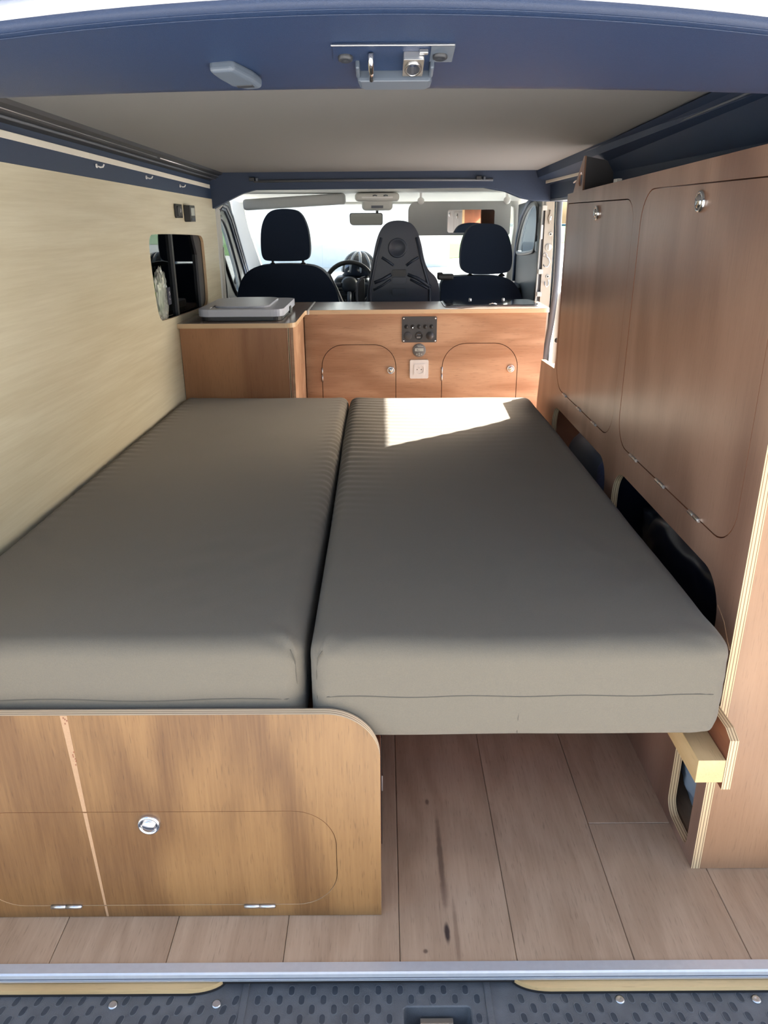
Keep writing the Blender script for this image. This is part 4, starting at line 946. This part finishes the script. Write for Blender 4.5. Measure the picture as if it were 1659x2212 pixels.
for k_, (dx, mt) in enumerate(((0.0, 'navy_vinyl'), (0.016, 'rubber_grey'), (0.028, 'navy_vinyl'))):
    b.tube([(-0.882 + dx * 0.4, p[0] + dx, p[1] + dx) for p in ((4.40, 1.325), (4.48, 1.355), (4.60, 1.345), (4.72, 1.285), (4.88, 1.160), (5.06, 1.02), (5.18, 0.92))], 0.010, mt, 8)
tag(b.build('door_frame_seal'), 'dark curved seals framing the left cab door', 'seal')
dr = smooth_loop([(4.66, 1.12), (4.62, 1.19), (4.62, 1.32), (4.70, 1.376), (4.92, 1.362), (5.14, 1.27), (5.30, 1.09), (5.22, 1.075), (4.80, 1.10)], 2)
cab_door(2, 1, dr, '')
b = MB(); b.tube([(0.880, p[0], p[1]) for p in ((4.80, 1.395), (4.97, 1.375), (5.16, 1.30), (5.28, 1.18), (5.33, 1.05), (5.33, 0.9))], 0.013, 'navy_vinyl', 8); tag(b.build('door_frame_seal'), 'dark curved seal framing the right cab door window', 'seal')
# left B pillar trim and belt
lp = thing('left_pillar', 'slim cream pillar trim at the front end of the pale left wall', 'pillar', (-0.82, 4.0, 0))
b = MB(); b.tube([(-0.802, 3.985, 0.86), (-0.808, 3.985, 1.10), (-0.815, 3.985, 1.27), (-0.806, 3.985, 1.335), (-0.775, 3.99, 1.365)], 0.008, 'cream_trim', 8); b.box(-0.90, -0.815, 3.98, 4.13, 0.0, 1.34, 'cream_trim'); b.build('trim', lp)
bl = thing('seat_belt', 'dark seat belt with pale guide at the left cab pillar', 'seat belt', (-0.83, 4.2, 0.9))
b = MB(); b.box(-0.845, -0.841, 4.16, 4.21, 0.5, 1.22, 'rubber_grey'); b.box(-0.835, -0.832, 4.23, 4.25, 0.5, 1.16, 'rubber'); b.build('webbing', bl)
b = MB(); b.rbox((-0.838, 4.185, 1.20), (0.012, 0.03, 0.035), 0.01, 'black_plastic', seg=3); b.build('guide', bl)
b = MB(); b.rbox((-0.842, 4.19, 1.285), (0.010, 0.024, 0.022), 0.008, 'visor_vinyl', seg=3); b.build('anchor_cover', bl)
br = thing('seat_belt', 'grey seat belt guide beside the right cab window', 'seat belt', (0.86, 4.5, 1.2))
b = MB(); b.rbox((0.872, 4.48, 1.235), (0.010, 0.05, 0.040), 0.010, 'visor_vinyl', seg=3); b.build('anchor_cover', br)
b = MB(); b.rbox((0.868, 4.50, 1.145), (0.014, 0.035, 0.028), 0.010, 'black_plastic', seg=3); b.build('guide', br)
b = MB(); b.box(0.866, 0.870, 4.46, 4.51, 0.5, 1.13, 'rubber'); b.build('webbing', br)

# sun visors
def visor(x0, x1, z0, z1, y, lab, folded):
    v = thing('sun_visor', lab, 'sun visor', ((x0 + x1) / 2, y, z1))
    b = MB()
    if folded:
        b.rbox(((x0 + x1) / 2, y, (z0 + z1) / 2), ((x1 - x0) / 2, 0.05, (z1 - z0) / 2), 0.018, 'visor_vinyl', nx=8, seg=4, rot=Matrix.Rotation(R(-3), 3, 'Y'))
    else:
        b.prism(rrect(x0, x1, z0, z1, (0.012, 0.012, 0.03, 0.05), 6), 'xz', y - 0.009, y + 0.009, 'visor_vinyl')
    b.build('flap', v, bevel=0 if folded else 0.005, bseg=3)
    return v
visor(-0.805, -0.212, 1.358, 1.418, 4.80, 'folded-up grey sun visor on the left above the windscreen', True)
v = visor(0.152, 0.748, 1.200, 1.386, 4.78, 'lowered grey sun visor with vanity mirror on the right', False)
b = MB(); b.prism(rrect(0.380, 0.655, 1.214, 1.341, 0.012, 5), 'xz', 4.768, 4.7705, 'mirror'); mm = b.build('vanity_mirror', v)
b = MB(); b.prism(rrect(0.372, 0.663, 1.206, 1.349, 0.016, 5), 'xz', 4.7660, 4.7712, 'visor_vinyl', holes=[rrect(0.381, 0.654, 1.215, 1.340, 0.012, 5)]); b.build('mirror_frame', v)
for x in (0.224, 0.722):
    b = MB(); b.lathe([(0.020, 0), (0.020, 0.008), (0.012, 0.014), (0, 0.015)], 'white_plastic', (x, 4.768, 1.388), (0, -1, 0), 18); b.box(x - 0.006, x + 0.006, 4.76, 4.79, 1.388, 1.43, 'white_plastic'); b.build('clip', v)
# overhead console
oc = thing('overhead_console', 'cream overhead light console with small grey display above the mirror', 'console', (-0.03, 4.72, 1.43))
b = MB(); b.rbox((-0.028, 4.72, 1.408), (0.125, 0.09, 0.022), 0.018, 'cream_trim', nx=4, seg=4); b.build('housing', oc)
b = MB(); b.rbox((-0.028, 4.74, 1.372), (0.088, 0.06, 0.034), 0.022, 'cream_trim', nx=4, seg=4); b.build('lower_housing', oc)
b = MB(); b.box(-0.115, 0.060, 4.626, 4.632, 1.402, 1.410, 'white_plastic'); b.build('lamp_lens', oc, bevel=0.002)
b = MB(); b.box(-0.062, 0.006, 4.676, 4.680, 1.350, 1.364, 'rubber_grey'); b.box(-0.056, -0.050, 4.6745, 4.676, 1.353, 1.361, 'grey_plastic'); b.build('display', oc)
for x in (-0.04, 0.02):
    b = MB(); b.tube([(x - 0.012, 4.628, 1.414), (x, 4.626, 1.417), (x + 0.012, 4.628, 1.414)], 0.0025, 'grey_plastic', 6); b.build('button', oc)
# rear view mirror
rm = thing('rear_view_mirror', 'rear view mirror hanging below the cream overhead console', 'mirror', (-0.09, 4.85, 1.3))
ml_ = rrect(-0.192, 0.003, 1.258, 1.326, (0.022, 0.012, 0.012, 0.012), 4)
b = MB(); b.prism(ml_, 'xz', 4.82, 4.84, 'black_plastic'); b.build('shell', rm, bevel=0.004)
b = MB(); b.prism(rrect(-0.188, -0.001, 1.262, 1.322, 0.012, 4), 'xz', 4.8185, 4.8198, 'mirror'); b.build('glass', rm)
b = MB(); b.tube([(-0.03, 4.84, 1.30), (-0.03, 4.87, 1.345), (-0.03, 4.88, 1.36)], 0.008, 'black_plastic', 8); b.build('stem', rm)
b = MB(); b.box(-0.142, -0.072, 4.845, 4.848, 1.210, 1.256, 'clear_glass'); b.build('sensor_patch', rm)

# seats
def seat_common(s, x0, x1, y, ztop, lab, zlow=0.40):
    # cushion and base on the cab floor
    b = MB(); b.rbox(((x0 + x1) / 2, y + 0.30, 0.42), ((x1 - x0) / 2 - 0.01, 0.26, 0.075), 0.05, 'seat_fabric', nx=4, ny=4, seg=4); b.build('cushion', s)
    b = MB(); b.box(x0 + 0.05, x1 - 0.05, y + 0.08, y + 0.50, -0.05, 0.345, 'dash_plastic'); b.build('pedestal', s, bevel=0.01)
def puffy(name, parent, outline, y0, y1, m, bev, label=None, shear_y=0.0, zref=0):
    b = MB(); b.prism(outline, 'xz', y0, y1, m)
    o = b.build(name, parent, label=label, bevel=bev, bseg=5)
    for p in o.data.polygons: p.use_smooth = True
    if shear_y:
        for v in o.data.vertices: v.co.y += (v.co.z - zref) * shear_y
    return o
YS = 4.40
s1 = thing('driver_seat', 'dark fabric cab seat with tall rounded headrest on the left', 'seat', (-0.52, YS, -0.05))
back = smooth_loop([(-0.795, 0.36), (-0.825, 0.70), (-0.815, 0.90), (-0.772, 1.005), (-0.70, 1.055), (-0.60, 1.065), (-0.45, 1.065), (-0.35, 1.050), (-0.29, 0.990), (-0.245, 0.90), (-0.225, 0.70), (-0.25, 0.36)], 2)
puffy('backrest', s1, back, YS, YS + 0.13, 'seat_fabric', 0.035)
hr = smooth_loop([(-0.656, 1.090), (-0.664, 1.15), (-0.655, 1.26), (-0.620, 1.325), (-0.57, 1.347), (-0.48, 1.347), (-0.435, 1.325), (-0.402, 1.25), (-0.393, 1.15), (-0.402, 1.090), (-0.44, 1.080), (-0.62, 1.080)], 2)
puffy('headrest', s1, hr, YS + 0.0, YS + 0.095, 'seat_fabric', 0.030)
for x in (-0.608, -0.440):
    b = MB(); b.tube([(x, YS + 0.05, 1.04), (x, YS + 0.05, 1.10)], 0.007, 'black_plastic', 8); b.build('headrest_post', s1)
    b = MB(); b.lathe([(0.018, 0), (0.018, 0.008), (0.010, 0.014), (0, 0.014)], 'black_plastic', (x, YS + 0.05, 1.056), (0, 0, 1), 14); b.build('post_collar', s1)
seat_common(s1, -0.80, -0.25, YS, 1.06, '')
b = MB(); b.tube([(-0.292, YS + 0.02, 1.010), (-0.255, YS + 0.02, 0.93), (-0.228, YS + 0.02, 0.86), (-0.215, YS + 0.02, 0.78)], [0.004, 0.006, 0.008, 0.012], 'rubber_grey', 8); b.build('side_strap', s1, label='grey strap along the seat edge')

s2 = thing('middle_seat', 'narrow hard-backed middle cab seat with moulded ribs on its shell', 'seat', (0.09, YS, -0.05))
shell_o = smooth_loop([(-0.110, 0.36), (-0.098, 0.80), (-0.082, 0.95), (-0.055, 1.08), (-0.030, 1.20), (0.005, 1.262), (0.05, 1.285), (0.125, 1.285), (0.172, 1.260), (0.205, 1.19), (0.226, 1.08), (0.250, 1.03), (0.300, 0.99), (0.315, 0.90), (0.315, 0.36)], 2)
puffy('back_shell', s2, shell_o, YS - 0.06, YS + 0.07, 'seat_shell', 0.030)
YF = YS - 0.062
b = MB(); b.lathe([(0.052, -0.004), (0.050, 0.002), (0.044, 0.003), (0.038, -0.0005), (0.0, -0.0005)], 'seat_shell', (0.081, YF, 1.147), (0, -1, 0), 28); b.build('round_recess', s2)
def rib(pts, w=0.007):
    b = MB(); b.tube([(p[0], YF + 0.0015, p[1]) for p in pts], w, 'seat_shell', 8); b.build('rib', s2)
rib([(-0.003, 1.099), (0.028, 1.080), (0.060, 1.058)]); rib([(0.195, 1.099), (0.160, 1.080), (0.129, 1.057)])
rib([(-0.045, 0.968), (0.00, 0.985), (0.048, 1.012)], 0.009); rib([(0.137, 1.010), (0.19, 0.990), (0.262, 0.945)], 0.009)
rib([(0.150, 0.985), (0.21, 0.955), (0.262, 0.930)], 0.006); rib([(-0.05, 0.93), (0.0, 0.955), (0.045, 0.985)], 0.006)
for z0, z1 in ((1.002, 1.036), (0.962, 0.998), (0.905, 0.938)):
    b = MB(); b.prism(rrect(0.052, 0.128, z0, z1, 0.008, 4), 'xz', YF - 0.008, YF + 0.004, 'black_plastic' if z0 > 1 else 'seat_shell'); b.build('belt_guide', s2, bevel=0.004)
b = MB(); b.tube([(-0.070, YF + 0.004, 0.60), (-0.070, YF + 0.002, 0.93), (-0.035, YF + 0.002, 1.10), (-0.005, YF + 0.004, 1.20)], 0.008, 'seat_shell', 8); b.tube([(0.262, YF + 0.004, 0.60), (0.258, YF + 0.002, 0.93), (0.213, YF + 0.002, 1.08), (0.182, YF + 0.004, 1.20)], 0.008, 'seat_shell', 8); b.build('rim', s2)
seat_common(s2, -0.10, 0.30, YS, 1.06, '')
b = MB(); b.tube([(-0.112, YS - 0.03, 0.70), (-0.138, YS - 0.03, 0.80), (-0.144, YS - 0.03, 0.90), (-0.138, YS - 0.03, 0.965), (-0.118, YS - 0.03, 0.99), (-0.095, YS - 0.02, 0.995)], 0.0065, 'rubber_grey', 8); b.box(-0.140, -0.100, YS - 0.02, YS + 0.05, 0.60, 0.985, 'dash_plastic'); b.build('armrest', s2)

s3 = thing('passenger_seat', 'dark fabric cab seat with broad headrest on the right', 'seat', (0.55, YS, -0.05))
back = smooth_loop([(0.322, 0.36), (0.322, 0.90), (0.324, 0.965), (0.36, 0.992), (0.48, 0.998), (0.64, 0.996), (0.715, 0.975), (0.760, 0.92), (0.785, 0.86), (0.805, 0.75), (0.80, 0.36)], 2)
puffy('backrest', s3, back, YS, YS + 0.13, 'seat_fabric', 0.030)
hr = smooth_loop([(0.440, 1.018), (0.425, 1.07), (0.432, 1.17), (0.462, 1.242), (0.51, 1.266), (0.60, 1.268), (0.655, 1.250), (0.690, 1.20), (0.710, 1.12), (0.712, 1.05), (0.695, 1.012), (0.60, 1.004), (0.50, 1.004)], 2)
puffy('headrest', s3, hr, YS + 0.0, YS + 0.095, 'seat_fabric', 0.030)
for x in (0.487, 0.664):
    b = MB(); b.tube([(x, YS + 0.05, 0.97), (x, YS + 0.05, 1.03)], 0.007, 'black_plastic', 8); b.build('headrest_post', s3)
    b = MB(); b.lathe([(0.018, 0), (0.018, 0.008), (0.010, 0.014), (0, 0.014)], 'black_plastic', (x, YS + 0.05, 0.990), (0, 0, 1), 14); b.build('post_collar', s3)
seat_common(s3, 0.33, 0.79, YS, 1.0, '')
b = MB(); b.rbox((0.345, YS - 0.02, 0.995), (0.045, 0.03, 0.016), 0.010, 'black_plastic', seg=3); b.rbox((0.315, YS - 0.02, 1.008), (0.015, 0.02, 0.010), 0.006, 'black_plastic', seg=3); b.build('belt_outlet', s3)

# dashboard
da = thing('dashboard', 'dark dashboard with air vents below the windscreen', 'dashboard', (0, 5.2, 0))
b = MB(); b.prism([(5.00, -0.05), (5.00, 0.80), (5.04, 0.88), (5.12, 0.905), (5.34, 0.88), (5.34, -0.05)], 'yz', -0.875, 0.875, 'dash_plastic'); b.build('fascia', da, bevel=0.015, bseg=3)
b = MB(); b.rbox((-0.190, 5.11, 0.885), (0.120, 0.12, 0.070), 0.04, 'dash_plastic', nx=3, seg=4); b.build('instrument_cowl', da)
b = MB(); b.rbox((-0.245, 5.00, 0.845), (0.062, 0.03, 0.045), 0.012, 'black_plastic', seg=3); b.build('centre_stack', da)
b = MB()
for i in range(3): b.box(-0.275, -0.205, 4.966, 4.970, 0.866 - i * 0.010, 0.870 - i * 0.010, 'rubber_grey')
b.box(-0.222, -0.214, 4.966, 4.969, 0.830, 0.838, 'lcd'); b.box(-0.262, -0.257, 4.966, 4.969, 0.812, 0.817, 'lcd'); b.box(-0.235, -0.231, 4.966, 4.969, 0.812, 0.819, 'lcd')
b.build('vent_slat', da, kind='stuff')
sw_ = thing('steering_wheel', 'dark steering wheel rim left of the middle seat', 'steering wheel', (-0.20, 4.95, 0.90))
Mw = Matrix.Translation((-0.205, 4.90, 0.915)) @ Matrix.Rotation(R(62), 4, 'X')
b = MB(); b.tube([(0.145 * math.cos(R(a)), 0.145 * math.sin(R(a)), 0) for a in range(0, 360, 10)], 0.014, 'black_plastic', 10, closed=True); b.build('rim', sw_, matrix=Mw)
b = MB(); b.lathe([(0.0, 0.022), (0.035, 0.02), (0.052, 0.004), (0.048, -0.03), (0, -0.03)], 'dash_plastic', (0, 0, 0), (0, 0, 1), 20); b.build('hub', sw_, matrix=Mw)
b = MB(); b.tube([(-0.14, 0.0, 0), (-0.05, 0.0, 0.005)], 0.012, 'rubber_grey', 8); b.tube([(0.14, 0.0, 0), (0.05, 0.0, 0.005)], 0.012, 'rubber_grey', 8); b.tube([(0, -0.14, 0), (0, -0.05, 0.005)], 0.012, 'rubber_grey', 8); b.build('spoke', sw_, matrix=Mw)
b = MB(); b.tube([(-0.205, 4.92, 0.905), (-0.205, 4.965, 0.885)], 0.03, 'dash_plastic', 12); b.build('column', sw_)
# ribbed helmet resting on the dashboard
he = thing('helmet', 'dark glossy helmet with pale curved ribs resting on the dashboard by the steering wheel', 'helmet', (-0.14, 5.1, 0.9))
hc = Vector((-0.145, 5.12, 0.988)); hh = Vector((0.118, 0.120, 0.112))
b = MB(); bmesh.ops.create_uvsphere(b.bm, u_segments=32, v_segments=20, radius=1); b.mi('helmet_shell')
for v_ in b.bm.verts:
    v_.co = Vector((hc.x + v_.co.x * hh.x, hc.y + v_.co.y * hh.y, hc.z + max(v_.co.z, -0.28) * hh.z))
b.build('shell', he, smooth=True)
b = MB()
for a, w in ((-62, 0.009), (-28, 0.010), (4, 0.010), (34, 0.009), (62, 0.008)):
    pts = []
    for t in range(-5, 96, 8):
        ph = R(t); th = R(a)
        p = Vector((math.sin(th) * math.cos(ph) + 0.0, -math.cos(th) * math.cos(ph), math.sin(ph)))
        if p.z < -0.1: continue
        pts.append((hc.x + p.x * hh.x * 1.01, hc.y + p.y * hh.y * 1.01, hc.z + p.z * hh.z * 1.01))
    rr = [w * (0.35 + 0.65 * math.sin(math.pi * min(1, (i + 0.5) / len(pts)))) for i in range(len(pts))]
    b.tube(pts, rr, 'helmet_rib', 8)
b.build('rib', he, label='pale glossy ribs')

# ------------------------------------------------------------------ outdoors
b = MB(); b.box(-120, 200, -60, 220, -0.62, -0.55, 'gravel'); o = b.build('ground'); o['kind'] = 'structure'
b = MB(); b.prism([(2.5, 37.5), (8, 45), (12, 60), (60, 66), (190, 70), (190, 164), (2.5, 164)], 'xy', -0.549, -0.52, 'grass'); tag(b.build('grass_field'), 'sunlit green field beyond the gravel, seen through the windscreen', 'grass')
bpy.data.objects['grass_field']['kind'] = 'stuff'
hw = thing('house_wall', 'pale rendered house wall filling the windscreen view', 'wall', (-8, 32, -0.55))
b = MB(); b.box(-24, 2.66, 32, 32.6, -0.56, 9.0, 'stucco'); b.build('render', hw)
b = MB(); b.box(-5.4, -5.36, 31.98, 32.0, -0.5, 9.0, 'white_plastic'); b.box(-2.4, -2.37, 31.985, 32.0, -0.5, 9.0, 'white_plastic'); b.build('joint', hw)
b = MB(); k = b.mi('tree_band'); pts = [(x, -0.05 + 0.28 * noise.noise(Vector((x * 0.12, 0, 0)))) for x in range(0, 181, 3)]
b.prism([(0, -0.56)] + [(180, -0.56)] + pts[::-1], 'xz', 165, 168, 'tree_band'); tag(b.build('hedge_line'), 'low dark hedge line on the horizon right of the house wall', 'hedge')
